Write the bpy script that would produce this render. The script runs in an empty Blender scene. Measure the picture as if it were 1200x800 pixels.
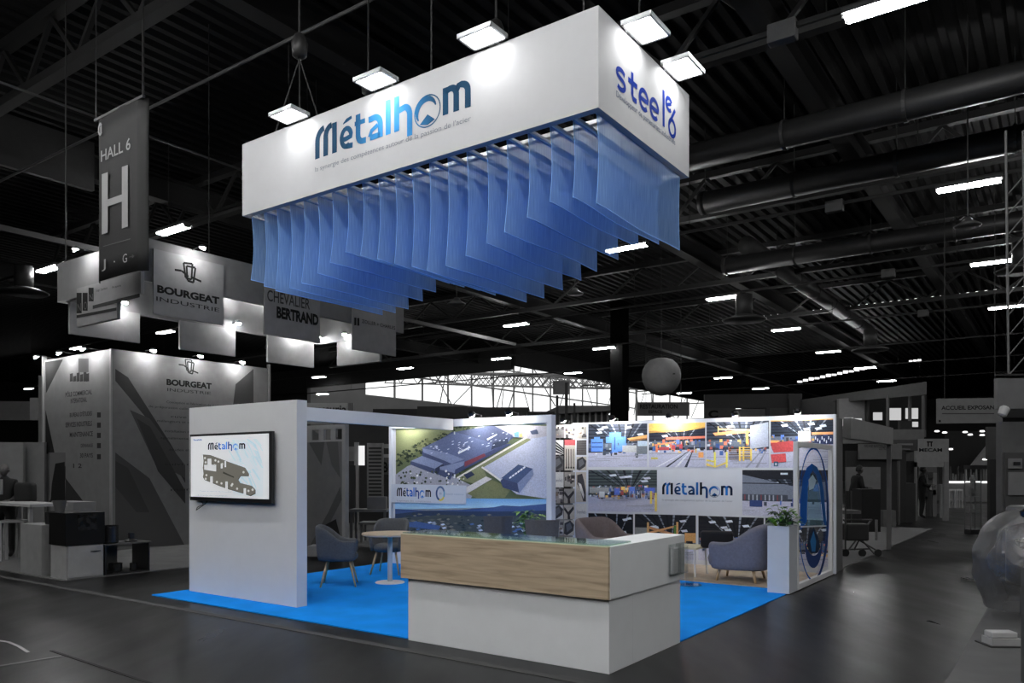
import bpy, bmesh, math, random
from mathutils import Vector, Matrix, noise

S = bpy.context.scene
COL = S.collection
rnd = random.Random(7)
pi = math.pi

# ------------------------------------------------------------------ camera
H, F, CX, HY = 1.65, 915.0, 600.0, 550.0
cam = bpy.data.cameras.new('camera')
camo = bpy.data.objects.new('camera', cam)
COL.objects.link(camo)
camo.location = (0, 0, H)
camo.rotation_euler = (pi / 2, 0, 0)
cam.sensor_width = 36.0
cam.lens = 36.0 * F / 1200.0
cam.shift_y = (HY - 400.0) / 1200.0
cam.clip_start = 0.05
cam.clip_end = 600
S.camera = camo

# ------------------------------------------------------------------ world: bright overcast sky, seen through the atrium glazing
W = bpy.data.worlds.new('overcast_sky')
S.world = W
W.use_nodes = True
W.node_tree.nodes['Background'].inputs[0].default_value = (1, 1, 1, 1)
W.node_tree.nodes['Background'].inputs[1].default_value = 1.6

# ------------------------------------------------------------------ light levels and exposure
TUBE_E = 285.0       # hall tube lights and the added fill tubes
FLOOD_E = 19.0        # flood lamps on the hanging banner
SPOT_E = 250.0       # arm lamps over the printed walls
S.view_settings.view_transform = 'Standard'
S.view_settings.look = 'None'
S.view_settings.exposure = 0.0
S.view_settings.gamma = 1.0
S.view_settings.use_curve_mapping = False
S.cycles.max_bounces = 8
S.cycles.transparent_max_bounces = 24
S.cycles.diffuse_bounces = 3
S.cycles.glossy_bounces = 3
S.cycles.caustics_reflective = False
S.cycles.caustics_refractive = False
S.cycles.sample_clamp_indirect = 4.0

# ------------------------------------------------------------------ pixel -> place helpers (used to survey the photograph)
def fp(px, py, z=0.0):
    Y = (H - z) * F / (py - HY)
    return Vector(((px - CX) / F * Y, Y, z))
def at(px, py, Y):
    return Vector(((px - CX) / F * Y, Y, H - (py - HY) * Y / F))

# stand frame: s runs right along the front edge, t runs back along the right edge
ANG = math.radians(-35.36)
SD = Vector((math.cos(ANG), math.sin(ANG), 0))
TD = Vector((-math.sin(ANG), math.cos(ANG), 0))
C0 = Vector((0.7753, 6.2775, 0))
BF = Matrix.Translation(C0) @ Matrix.Rotation(ANG, 4, 'Z')
ID = Matrix.Identity(4)
def B(s, t, z=0.0):
    return C0 + SD * s + TD * t + Vector((0, 0, z))
def st(v):
    d = Vector(v) - C0
    return d.dot(SD), d.dot(TD)
def ray_s(px, s0):
    d = Vector(((px - CX) / F, 1, 0))
    Y = (s0 + C0.dot(SD)) / d.dot(SD)
    return Y, st(d * Y)[1]
def ray_t(px, t0):
    d = Vector(((px - CX) / F, 1, 0))
    Y = (t0 + C0.dot(TD)) / d.dot(TD)
    return Y, st(d * Y)[0]
def zat(py, Y):
    return H - (py - HY) * Y / F

# ------------------------------------------------------------------ materials
def lin(c):
    c = c / 255.0
    return c / 12.92 if c <= 0.04045 else ((c + 0.055) / 1.055) ** 2.4
def rgb(r, g=None, b=None):
    if g is None: g = b = r
    return (lin(r), lin(g), lin(b), 1.0)
MC = {}
def pm(name, c, rough=0.5, metal=0.0, var=0.06, scale=6.0, bump=0.0, bscale=None, spec=0.5, coat=0.0):
    """procedural principled material: colour modulated by noise"""
    if name in MC: return MC[name]
    m = bpy.data.materials.new(name); m.use_nodes = True
    nt = m.node_tree; n = nt.nodes; l = nt.links
    p = n['Principled BSDF']
    p.inputs['Roughness'].default_value = rough
    p.inputs['Metallic'].default_value = metal
    p.inputs['Specular IOR Level'].default_value = spec
    p.inputs['Coat Weight'].default_value = coat
    tc = n.new('ShaderNodeTexCoord')
    nz = n.new('ShaderNodeTexNoise'); nz.inputs['Scale'].default_value = scale; nz.inputs['Detail'].default_value = 4
    l.new(tc.outputs['Object'], nz.inputs['Vector'])
    r = n.new('ShaderNodeValToRGB')
    r.color_ramp.elements[0].position = 0.3; r.color_ramp.elements[1].position = 0.7
    a = [max(0, x * (1 - var)) for x in c[:3]] + [1]; b = [min(1, x * (1 + var)) for x in c[:3]] + [1]
    r.color_ramp.elements[0].color = a; r.color_ramp.elements[1].color = b
    l.new(nz.outputs['Fac'], r.inputs['Fac']); l.new(r.outputs['Color'], p.inputs['Base Color'])
    if bump > 0:
        n2 = n.new('ShaderNodeTexNoise'); n2.inputs['Scale'].default_value = bscale or scale * 12; n2.inputs['Detail'].default_value = 3
        l.new(tc.outputs['Object'], n2.inputs['Vector'])
        bp = n.new('ShaderNodeBump'); bp.inputs['Strength'].default_value = bump; bp.inputs['Distance'].default_value = 0.01
        l.new(n2.outputs['Fac'], bp.inputs['Height']); l.new(bp.outputs['Normal'], p.inputs['Normal'])
    MC[name] = m
    return m
def emat(name, strength, c=(1, 1, 1, 1)):
    if name in MC: return MC[name]
    m = bpy.data.materials.new(name); m.use_nodes = True
    nt = m.node_tree; nt.nodes.clear()
    e = nt.nodes.new('ShaderNodeEmission'); o = nt.nodes.new('ShaderNodeOutputMaterial')
    e.inputs[0].default_value = c; e.inputs[1].default_value = strength
    nt.links.new(e.outputs[0], o.inputs[0])
    MC[name] = m
    return m
def print_mat(name='printed_film', rough=0.45, amount=0.15, emit=0.0, nscale=60.0, gain=1.38, sat=.86):
    """flat print: colours stored per face, with a fine mottled grain"""
    if name in MC: return MC[name]
    m = bpy.data.materials.new(name); m.use_nodes = True
    nt = m.node_tree; n = nt.nodes; l = nt.links; p = n['Principled BSDF']
    p.inputs['Roughness'].default_value = rough
    p.inputs['Specular IOR Level'].default_value = .15
    at_ = n.new('ShaderNodeAttribute'); at_.attribute_name = 'Col'
    tc = n.new('ShaderNodeTexCoord')
    nz = n.new('ShaderNodeTexNoise'); nz.inputs['Scale'].default_value = nscale; nz.inputs['Detail'].default_value = 3
    l.new(tc.outputs['Object'], nz.inputs['Vector'])
    mr = n.new('ShaderNodeMapRange'); mr.inputs[1].default_value = 0.3; mr.inputs[2].default_value = 0.7
    mr.inputs[3].default_value = (1 - amount) * gain; mr.inputs[4].default_value = (1 + amount) * gain
    l.new(nz.outputs['Fac'], mr.inputs[0])
    mx = n.new('ShaderNodeVectorMath'); mx.operation = 'SCALE'
    l.new(at_.outputs['Color'], mx.inputs[0]); l.new(mr.outputs[0], mx.inputs['Scale'])
    hs = n.new('ShaderNodeHueSaturation'); hs.inputs['Saturation'].default_value = sat; l.new(mx.outputs[0], hs.inputs['Color'])
    l.new(hs.outputs[0], p.inputs['Base Color'])
    if emit:
        l.new(mx.outputs[0], p.inputs['Emission Color']); p.inputs['Emission Strength'].default_value = emit
    MC[name] = m
    return m

# ------------------------------------------------------------------ mesh builder
WM = {}
class MB:
    def __init__(self, M=BF):
        self.bm = bmesh.new(); self.M = M; self.col = None
        self.cl = self.bm.loops.layers.float_color.new('Col'); self.mi = 0; self.smooth = False
    def _f(self, vs, c=None):
        try: f = self.bm.faces.new(vs)
        except ValueError: return None
        f.material_index = self.mi; f.smooth = self.smooth
        if c is not None:
            for lp in f.loops: lp[self.cl] = c
        return f
    def v(self, p): return self.bm.verts.new(self.M @ Vector(p))
    def box(self, x0, x1, y0, y1, z0, z1, bevel=0.0, seg=2, M=None):
        T = self.M @ M if M is not None else self.M
        vs = [self.bm.verts.new(T @ Vector((x, y, z))) for x in (x0, x1) for y in (y0, y1) for z in (z0, z1)]
        fs = [self._f([vs[i] for i in q]) for q in ((0, 1, 3, 2), (4, 6, 7, 5), (0, 4, 5, 1), (2, 3, 7, 6), (0, 2, 6, 4), (1, 5, 7, 3))]
        if bevel > 0:
            es = list({e for f in fs for e in f.edges})
            r = bmesh.ops.bevel(self.bm, geom=es, offset=bevel, segments=seg, affect='EDGES', profile=0.5)
            for f in r['faces']: f.material_index = self.mi; f.smooth = self.smooth
        return self
    def quad(self, a, b, c, d, col=None): self._f([self.v(p) for p in (a, b, c, d)], col); return self
    def poly(self, pts, col=None): self._f([self.v(p) for p in pts], col); return self
    def prism(self, pts, z0, z1, M=None):
        T = self.M @ M if M is not None else self.M
        a = [self.bm.verts.new(T @ Vector((p[0], p[1], z0))) for p in pts]
        b = [self.bm.verts.new(T @ Vector((p[0], p[1], z1))) for p in pts]
        n = len(pts); self._f(a[::-1]); self._f(b)
        for i in range(n): self._f([a[i], a[(i + 1) % n], b[(i + 1) % n], b[i]])
        return self
    def tube(self, pts, r, n=8, caps=True, r1=None):
        pts = [Vector(p) for p in pts]; rings = []
        N = len(pts)
        for i, p in enumerate(pts):
            d = (pts[min(i + 1, N - 1)] - pts[max(i - 1, 0)]).normalized()
            up = Vector((0, 0, 1)) if abs(d.z) < 0.95 else Vector((1, 0, 0))
            u = d.cross(up).normalized(); w = u.cross(d).normalized()
            rr = (r[i] if isinstance(r, (list, tuple)) else (r if r1 is None else r + (r1 - r) * i / max(1, N - 1)))
            rings.append([self.v(p + u * math.cos(2 * pi * k / n) * rr + w * math.sin(2 * pi * k / n) * rr) for k in range(n)])
        for a, b in zip(rings, rings[1:]):
            for k in range(n): self._f([a[k], a[(k + 1) % n], b[(k + 1) % n], b[k]])
        if caps: self._f(rings[0][::-1]); self._f(rings[-1])
        return self
    def bar(self, a, b, w, h):
        """square-section bar from a to b (centre line)"""
        a = Vector(a); b = Vector(b); d = (b - a); L = d.length; d.normalize()
        up = Vector((0, 0, 1)) if abs(d.z) < 0.95 else Vector((0, 1, 0))
        u = d.cross(up).normalized(); w2 = u.cross(d).normalized()
        M = Matrix((( d.x, u.x, w2.x, a.x), (d.y, u.y, w2.y, a.y), (d.z, u.z, w2.z, a.z), (0, 0, 0, 1)))
        return self.box(0, L, -w / 2, w / 2, -h / 2, h / 2, M=M)
    def lathe(self, cx, cy, prof, n=24, sx=1.0, sy=1.0):
        rings = []
        for r, z in prof:
            rings.append([self.v((cx + math.cos(2 * pi * k / n) * r * sx, cy + math.sin(2 * pi * k / n) * r * sy, z)) for k in range(n)])
        for a, b in zip(rings, rings[1:]):
            for k in range(n): self._f([a[k], a[(k + 1) % n], b[(k + 1) % n], b[k]])
        self._f(rings[0][::-1]); self._f(rings[-1])
        return self
    def grid(self, f, nu, nv, closed_u=False):
        g = [[self.v(f(i / (nu if closed_u else nu - 1 or 1), j / (nv - 1))) for i in range(nu)] for j in range(nv)]
        for j in range(nv - 1):
            for i in range(nu if closed_u else nu - 1):
                k = (i + 1) % nu
                self._f([g[j][i], g[j][k], g[j + 1][k], g[j + 1][i]])
        return g
    def build(self, name, mats, parent=None, loc=None, rot=0.0, smooth=None):
        if not isinstance(mats, (list, tuple)): mats = [mats]
        if parent is not None: T = WM[parent]
        else:
            if loc is None:
                bb = [v.co for v in self.bm.verts]
                loc = Vector(((min(v.x for v in bb) + max(v.x for v in bb)) / 2, (min(v.y for v in bb) + max(v.y for v in bb)) / 2, min(v.z for v in bb)))
            T = Matrix.Translation(loc) @ Matrix.Rotation(rot, 4, 'Z')
        Ti = T.inverted()
        self.bm.transform(Ti)
        if smooth is not False: bmesh.ops.recalc_face_normals(self.bm, faces=self.bm.faces)
        me = bpy.data.meshes.new(name); self.bm.to_mesh(me); self.bm.free()
        for m in mats: me.materials.append(m)
        if smooth: 
            for p in me.polygons: p.use_smooth = True
        o = bpy.data.objects.new(name, me); COL.objects.link(o)
        if parent is not None: o.parent = parent
        else: o.location = loc; o.rotation_euler = (0, 0, rot)
        WM[o] = T
        return o
def tag(o, label, cat, group=None, kind=None):
    if label: o['label'] = label
    if cat: o['category'] = cat
    if group: o['group'] = group
    if kind: o['kind'] = kind
    return o
def thing(name, label, cat, loc, rot=0.0, group=None):
    o = bpy.data.objects.new(name, None); COL.objects.link(o)
    o.empty_display_size = 0.1
    o.location = loc; o.rotation_euler = (0, 0, rot)
    WM[o] = Matrix.Translation(Vector(loc)) @ Matrix.Rotation(rot, 4, 'Z')
    return tag(o, label, cat, group)
def struct(o): o['kind'] = 'structure'; return o
def copy_tree(o, loc, rot, label, parent=None):
    c = o.copy(); COL.objects.link(c)
    if parent is None:
        c.location = loc; c.rotation_euler = (0, 0, rot); c['label'] = label
    else: c.parent = parent
    for ch in list(o.children): copy_tree(ch, None, None, None, c)
    return c
ORD = ['first', 'second', 'third', 'fourth', 'fifth', 'sixth', 'seventh', 'eighth', 'ninth', 'tenth', 'eleventh', 'twelfth', 'thirteenth',
       'fourteenth', 'fifteenth', 'sixteenth', 'seventeenth', 'eighteenth', 'nineteenth', 'twentieth', 'twenty-first', 'twenty-second',
       'twenty-third', 'twenty-fourth', 'twenty-fifth', 'twenty-sixth', 'twenty-seventh', 'twenty-eighth', 'twenty-ninth', 'thirtieth']

# ------------------------------------------------------------------ flat prints on vertical planes
class Plane:
    """vertical plane through O with horizontal unit direction d (left to right as seen); n points to the viewer"""
    def __init__(self, O, d):
        self.O = Vector(O); self.d = Vector(d).normalized(); self.n = self.d.cross(Vector((0, 0, 1))).normalized()
        if self.n.dot(self.O) > 0: self.n = -self.n
    def hit(self, px, py):
        r = Vector(((px - CX) / F, 1.0, (HY - py) / F)); c = Vector((0, 0, H))
        k = (self.O - c).dot(self.n) / r.dot(self.n)
        p = c + r * k
        return (p - self.O).dot(self.d), p.z
    def w(self, a, z, off=0.0):
        p = self.O + self.d * a + self.n * off
        return Vector((p.x, p.y, z))
class Print:
    def __init__(self, pl, base=0.004):
        self.pl = pl; self.mb = MB(ID); self.off = base
    def poly(self, pts, c, step=True, px=True):
        q = [self.pl.hit(*p) if px else p for p in pts]
        self.mb.poly([self.pl.w(a, z, self.off) for a, z in q], c)
        if step: self.off += 0.00005
        return self
    def rect(self, x0, y0, x1, y1, c, px=True): return self.poly([(x0, y0), (x1, y0), (x1, y1), (x0, y1)], c, px=px)
    def grad(self, pts, c0, c1, n=6):
        """quad TL,TR,BR,BL with vertical colour blend, in px"""
        q = [self.pl.hit(*p) for p in pts]
        for i in range(n):
            f0, f1 = i / n, (i + 1) / n
            L = lambda a, b, f: (a[0] + (b[0] - a[0]) * f, a[1] + (b[1] - a[1]) * f)
            P = [L(q[0], q[3], f0), L(q[1], q[2], f0), L(q[1], q[2], f1), L(q[0], q[3], f1)]
            ca = [c0[k] + (c1[k] - c0[k]) * f0 for k in range(3)] + [1]; cb = [c0[k] + (c1[k] - c0[k]) * f1 for k in range(3)] + [1]
            vs = [self.mb.v(self.pl.w(a, z, self.off)) for a, z in P]
            f = self.mb._f(vs)
            for lp, cc in zip(f.loops, (ca, ca, cb, cb)): lp[self.mb.cl] = cc
        self.off += 0.00005
    def line(self, pts, w, c, px=True):
        q = [self.pl.hit(*p) if px else p for p in pts]
        for (a0, z0), (a1, z1) in zip(q, q[1:]):
            L = math.hypot(a1 - a0, z1 - z0) or 1e-6; nx, nz = -(z1 - z0) / L * w / 2, (a1 - a0) / L * w / 2
            self.mb.poly([self.pl.w(a0 + nx, z0 + nz, self.off), self.pl.w(a1 + nx, z1 + nz, self.off), self.pl.w(a1 - nx, z1 - nz, self.off), self.pl.w(a0 - nx, z0 - nz, self.off)], c)
        self.off += 0.00005
    def build(self, name, mat, parent=None, smooth=False): return self.mb.build(name, mat, parent, smooth=smooth)

def ribbon(pts, w):
    """constant width ribbon along a 2-D polyline, returned as quads"""
    out = []; N = len(pts); L = []; R = []
    for i, p in enumerate(pts):
        a = pts[max(0, i - 1)]; b = pts[min(N - 1, i + 1)]
        dx, dy = b[0] - a[0], b[1] - a[1]; l = math.hypot(dx, dy) or 1e-6
        ww = w[i] if isinstance(w, list) else w
        L.append((p[0] - dy / l * ww / 2, p[1] + dx / l * ww / 2)); R.append((p[0] + dy / l * ww / 2, p[1] - dx / l * ww / 2))
    for i in range(N - 1): out.append([L[i], L[i + 1], R[i + 1], R[i]])
    return out
def arc(cx, cy, rx, ry, a0, a1, n=12):
    return [(cx + rx * math.cos(math.radians(a0 + (a1 - a0) * i / n)), cy + ry * math.sin(math.radians(a0 + (a1 - a0) * i / n))) for i in range(n + 1)]
def logo_faces():
    """the rounded seven-letter word with a ring for its o; list of (letter index, quads); x 0..5.85, cap height 1"""
    w = .2; G = []
    # M: rounded left shoulder, three stems
    q = ribbon([(.1, 0), (.1, .55)] + arc(.42, .55, .32, .4, 180, 95, 10), w) + ribbon([(.46, 0), (.46, .62)] + arc(.72, .62, .26, .33, 180, 90, 8), w) + ribbon([(.84, -.0), (.84, 1.0)], w)
    G.append((0, q))
    # e with accent
    q = ribbon(arc(1.34, .37, .2, .29, -50, -360, 22) + [(1.32, .33), (1.15, .33)], .16) + ribbon([(1.3, .09), (1.6, .06)], .17) + ribbon([(1.2, .84), (1.36, .92), (1.56, .97)], [.03, .12, .1])
    G.append((1, q))
    # t
    q = ribbon([(1.82, .98), (1.82, .3)] + arc(2.0, .3, .18, .22, 180, 270, 6) + [(2.14, .08)], .19) + ribbon([(1.68, .7), (2.1, .7)], .15)
    G.append((2, q))
    # a
    q = ribbon([(2.24, .67)] + arc(2.45, .42, .25, .27, 80, 0, 8) + [(2.7, 0)], .19) + ribbon([(2.7, .09), (2.3, .09)], .18) + ribbon([(2.28, .12), (2.36, .3), (2.6, .42)], .14)
    G.append((3, q))
    G.append((4, ribbon([(3.0, 0), (3.0, 1.08)], .19)))
    q = ribbon([(3.32, 0), (3.32, 1.08)], .19) + ribbon([(3.4, .62), (3.6, .66)] + arc(3.6, .4, .2, .26, 85, 0, 8) + [(3.8, -.26)], .19)
    G.append((5, q))
    # o: thin ring, thick crescents and a small pointed wedge
    q = ribbon(arc(4.43, .3, .45, .47, 0, 360, 36), .035)
    n = 14; a0, a1 = 15, 215
    q += ribbon(arc(4.4, .3, .34, .37, a0, a1, n), [.04 + .14 * math.sin(pi * i / n) for i in range(n + 1)])
    q += [[(4.16, -.04), (4.44, .2), (4.7, -.02), (4.44, -.12)]]
    G.append((6, q))
    q = ribbon([(5.06, 0), (5.06, .8)], .19) + ribbon([(5.06, .68), (5.2, .72)] + arc(5.26, .5, .16, .22, 90, 0, 7) + [(5.42, 0)], .19) + ribbon([(5.42, .6), (5.5, .72), (5.6, .73)] + arc(5.6, .5, .2, .22, 85, 0, 7) + [(5.8, 0)], .19)
    G.append((7, q))
    return G
def put_logo(pr, box, cols, split=None):
    """box = (a_left, z_base, width, height) on the plane"""
    a0, z0, w, h = box; sx = w / 5.9; sz = h / 1.08
    for i, qs in logo_faces():
        c = cols[i]
        for q in qs:
            pts = [(a0 + x * sx, z0 + y * sz) for x, y in q]
            if callable(c):
                vs = [pr.mb.v(pr.pl.w(a, z, pr.off)) for a, z in pts]; f = pr.mb._f(vs)
                if f:
                    for lp, (x, y) in zip(f.loops, q): lp[pr.mb.cl] = c(x, y)
            else: pr.mb.poly([pr.pl.w(a, z, pr.off) for a, z in pts], c)
    pr.off += 0.0002
FC = {}
def glyphs(txt, bold=0.0):
    k = (txt, bold)
    if k in FC: return FC[k]
    cu = bpy.data.curves.new('t', 'FONT'); cu.body = txt; cu.offset = bold; cu.resolution_u = 3; cu.fill_mode = 'FRONT'
    o = bpy.data.objects.new('t', cu); COL.objects.link(o)
    dg = bpy.context.evaluated_depsgraph_get(); dg.update()
    me = bpy.data.meshes.new_from_object(o.evaluated_get(dg))
    V = [(v.co.x, v.co.y) for v in me.vertices]; P = [list(p.vertices) for p in me.polygons]
    x0 = min(v[0] for v in V); x1 = max(v[0] for v in V); y0 = 0.0
    cap = max(v[1] for v in V)
    V = [((x - x0) / (x1 - x0), y / cap) for x, y in V]
    bpy.data.objects.remove(o); bpy.data.curves.remove(cu); bpy.data.meshes.remove(me)
    FC[k] = (V, P); return FC[k]
def put_text(pr, txt, a0, a1, z0, z1, c, bold=0.0, skew=0.0):
    """text between a0..a1 with baseline z0 and tallest glyph at z1"""
    V, P = glyphs(txt, bold)
    for p in P:
        pr.mb.poly([pr.pl.w(a0 + (a1 - a0) * V[i][0] + skew * V[i][1], z0 + (z1 - z0) * V[i][1], pr.off) for i in p], c)
    pr.off += 0.0002
def text_px(pr, txt, x0, x1, yb, yt, c, bold=0.0):
    """text fitted to pixel extents measured at its left end (yb baseline, yt top)"""
    a0, z0 = pr.pl.hit(x0, yb); _, z1 = pr.pl.hit(x0, yt); a1, _ = pr.pl.hit(x1, yb)
    put_text(pr, txt, a0, a1, z0, z1, c, bold)

# ------------------------------------------------------------------ common materials
M_white = pm('white_laminate', (.72, .73, .745, 1), .45, var=.02)
M_white2 = pm('white_fabric_panel', (.50, .505, .515, 1), .7, var=.02, bump=.05)
M_whiteb = pm('cool_white_display_board', (.74, .78, .86, 1), .5, var=.015)
M_wallw = pm('white_partition', (.70, .71, .725, 1), .6, var=.015)
M_alu = pm('brushed_aluminium', (.45, .46, .47, 1), .35, .8)
M_blk = pm('black_plastic', (.012, .012, .013, 1), .35)
M_rub = pm('black_rubber', (.01, .01, .01, 1), .8)
GS = .8
def grey(v, rough=.6): return pm('grey_%d_%d' % (round(v * GS * 1000), round(rough * 100)), (v * GS, v * GS, v * GS, 1), rough, var=.08, spec=.3)
M_roofsteel = pm('dark_roof_steel', (.005, .005, .005, 1), .55, .0, var=.2)
M_duct = pm('galvanised_duct', (.028, .028, .028, 1), .5, .3, var=.15, scale=3)
M_tube = emat('tube_light_glow', TUBE_E)
M_flood = emat('flood_lamp_glow', FLOOD_E)
M_spot = emat('spot_lamp_glow', SPOT_E, (1, .97, .92, 1))
PR = print_mat('printed_film')
PRS = print_mat('printed_flat_colour', rough=.9, amount=.03, gain=1.15, sat=1.0)
PRG = print_mat('printed_photo', amount=.45, nscale=30)

# ================================================================== THE HALL (structure)
def floor_mat():
    m = bpy.data.materials.new('polished_dark_concrete'); m.use_nodes = True
    nt = m.node_tree; n = nt.nodes; l = nt.links; p = n['Principled BSDF']
    tc = n.new('ShaderNodeTexCoord')
    a = n.new('ShaderNodeTexNoise'); a.inputs['Scale'].default_value = .35; a.inputs['Detail'].default_value = 8; a.inputs['Roughness'].default_value = .65
    b = n.new('ShaderNodeTexNoise'); b.inputs['Scale'].default_value = 2.2; b.inputs['Detail'].default_value = 5; b.inputs['Roughness'].default_value = .55
    mp = n.new('ShaderNodeMapping'); mp.inputs['Rotation'].default_value = (0, 0, ANG); mp.inputs['Scale'].default_value = (1, .25, 1)
    l.new(tc.outputs['Object'], a.inputs['Vector']); l.new(tc.outputs['Object'], mp.inputs[0]); l.new(mp.outputs[0], b.inputs['Vector'])
    mx = n.new('ShaderNodeMath'); mx.operation = 'MULTIPLY'; l.new(a.outputs['Fac'], mx.inputs[0]); l.new(b.outputs['Fac'], mx.inputs[1])
    r = n.new('ShaderNodeValToRGB'); r.color_ramp.elements[0].position = .02; r.color_ramp.elements[1].position = .55
    r.color_ramp.elements[0].color = (.0045, .0045, .0045, 1); r.color_ramp.elements[1].color = (.0085, .0085, .0085, 1)
    l.new(mx.outputs[0], r.inputs['Fac']); l.new(r.outputs['Color'], p.inputs['Base Color'])
    mr = n.new('ShaderNodeMapRange'); mr.inputs[1].default_value = .1; mr.inputs[2].default_value = .9; mr.inputs[3].default_value = .22; mr.inputs[4].default_value = .42
    l.new(b.outputs['Fac'], mr.inputs[0]); l.new(mr.outputs[0], p.inputs['Roughness'])
    p.inputs['Specular IOR Level'].default_value = .13
    bp = n.new('ShaderNodeBump'); bp.inputs['Strength'].default_value = .02; bp.inputs['Distance'].default_value = .01
    l.new(b.outputs['Fac'], bp.inputs['Height']); l.new(bp.outputs['Normal'], p.inputs['Normal'])
    return m
mb = MB(); mb.box(-125, 32, -27, 125, -.3, 0); struct(mb.build('floor', floor_mat(), loc=B(0, 0, -.3)))
ZC = 11.2
def deck(s0, s1, t0, t1, pitch=.42):
    mb = MB(); n = int((s1 - s0) / pitch); prof = []
    for i in range(n):
        a = s0 + i * pitch
        prof += [(a, ZC), (a + .14, ZC), (a + .20, ZC - .12), (a + .36, ZC - .12)]
    A = [mb.v((x, t0, z)) for x, z in prof]; Bv = [mb.v((x, t1, z)) for x, z in prof]
    for i in range(len(prof) - 1): mb._f([A[i], A[i + 1], Bv[i + 1], Bv[i]])
    return mb
M_deck = pm('dark_steel_deck', (.0058, .0058, .0058, 1), .75, var=.15, scale=.4, spec=.2)
struct(deck(-90, 32, -27, 43).build('ceiling', M_deck, smooth=False))
struct(deck(-31.5, 32, 43, 112).build('ceiling', M_deck, smooth=False))
M_dkwall = pm('dark_hall_cladding', (.008, .008, .008, 1), .7, var=.2, scale=.5)
M_gwall = pm('grey_hall_cladding', (.06, .06, .06, 1), .7, var=.15, scale=.5)
def wallbox(name, s0, s1, t0, t1, z0, z1, m):
    mb = MB(); mb.box(s0, s1, t0, t1, z0, z1); return struct(mb.build(name, m))
wallbox('wall_left', -90.4, -90, -27, 43, 0, ZC, M_dkwall)
wallbox('wall_front', -90, 32, -27.4, -27, 0, ZC, M_dkwall)
wallbox('wall_right', 32, 32.4, -27, 112, 0, ZC, M_dkwall)
wallbox('wall_back', -31.5, 32, 112, 112.4, 0, ZC, M_dkwall)
wallbox('wall_back', -90, -55, 43, 43.4, 0, ZC, M_dkwall)
wallbox('wall_atrium_side', -55.4, -55, 43.4, 50.5, 0, 22, M_gwall)
wallbox('wall_atrium_side', -55.4, -55, 50.5, 112, 0, 9.2, M_gwall)
wallbox('wall_atrium_back', -55, -31.5, 112, 112.4, 0, 7.2, M_gwall)
wallbox('trim_1', -55, -31.5, 42.9, 43.3, 9.3, ZC, M_dkwall)
wallbox('trim_2', -31.6, -31.3, 43.3, 112, 9.6, ZC, M_dkwall)

# glazed atrium walls: mullions, transoms and panes
M_mull = grey(.16, .5)
def facing(nt):
    """reflection weight that grows towards grazing view, the same from both sides of a thin sheet"""
    lw = nt.nodes.new('ShaderNodeLayerWeight'); lw.inputs[0].default_value = .5
    pw = nt.nodes.new('ShaderNodeMath'); pw.operation = 'POWER'; pw.inputs[1].default_value = 4.0; nt.links.new(lw.outputs['Facing'], pw.inputs[0])
    ma = nt.nodes.new('ShaderNodeMath'); ma.operation = 'MULTIPLY_ADD'; ma.inputs[1].default_value = .7; ma.inputs[2].default_value = .04; nt.links.new(pw.outputs[0], ma.inputs[0])
    return ma
M_glass = bpy.data.materials.new('clear_glazing'); M_glass.use_nodes = True
_n = M_glass.node_tree; _n.nodes.clear()
_t = _n.nodes.new('ShaderNodeBsdfTransparent'); _t.inputs[0].default_value = (.93, .94, .94, 1)
_g = _n.nodes.new('ShaderNodeBsdfGlossy'); _g.inputs['Roughness'].default_value = .03
_f = facing(_n)
_m = _n.nodes.new('ShaderNodeMixShader'); _o = _n.nodes.new('ShaderNodeOutputMaterial')
_n.links.new(_f.outputs[0], _m.inputs[0]); _n.links.new(_t.outputs[0], _m.inputs[1]); _n.links.new(_g.outputs[0], _m.inputs[2]); _n.links.new(_m.outputs[0], _o.inputs[0])
def glazing(name, P0, P1, z0, z1, nx, nz):
    d = (P1 - P0); L = d.length; fr = MB(ID)
    for i in range(nx + 1):
        p = P0 + d * i / nx; fr.bar((p.x, p.y, z0), (p.x, p.y, z1), .22, .22)
    for j in range(nz + 1):
        z = z0 + (z1 - z0) * j / nz; fr.bar((P0.x, P0.y, z), (P1.x, P1.y, z), .18, .18)
    w = struct(fr.build(name, M_mull))
    g = MB(ID); g.quad((P0.x, P0.y, z0), (P1.x, P1.y, z0), (P1.x, P1.y, z1), (P0.x, P0.y, z1)); g.build('pane', M_glass, w)
    return w
glazing('window_1', B(-55.2, 50.5), B(-55.2, 112), 9.2, 22, 14, 5)
glazing('window_2', B(-55.2, 112.2), B(-31.5, 112.2), 7.2, 22, 8, 6)
# space frame under the glass roof
sf = thing('space_frame', 'white tubular space frame under the bright atrium roof', 'space frame', B(-43, 75, 12))
m1 = MB(); m2 = MB(); m3 = MB()
r2 = random.Random(3)
for k in range(11):
    t = 53 + k * 5.2
    def zf(x, t=t): return 9.9 + (-31.8 - x) * .085 + (t - 53) * .075
    m1.bar((-54.8, t, zf(-54.8)), (-31.8, t, zf(-31.8)), .15, .15)
    m1.bar((-54.8, t, zf(-54.8) - 1.2), (-31.8, t, zf(-31.8) - 1.2), .11, .11)
    for i in range(10):
        a = -54.8 + i * 2.3
        m3.bar((a, t, zf(a) - 1.2), (a + 1.15, t, zf(a + 1.15)), .07, .07); m3.bar((a + 1.15, t, zf(a + 1.15)), (a + 2.3, t, zf(a + 2.3) - 1.2), .07, .07)
for k in range(10):
    s = -54.5 + k * 2.5; z = 9.9 + (-31.8 - s) * .085
    m2.bar((s, 53, z), (s, 105, z + 3.9), .12, .12)
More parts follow.
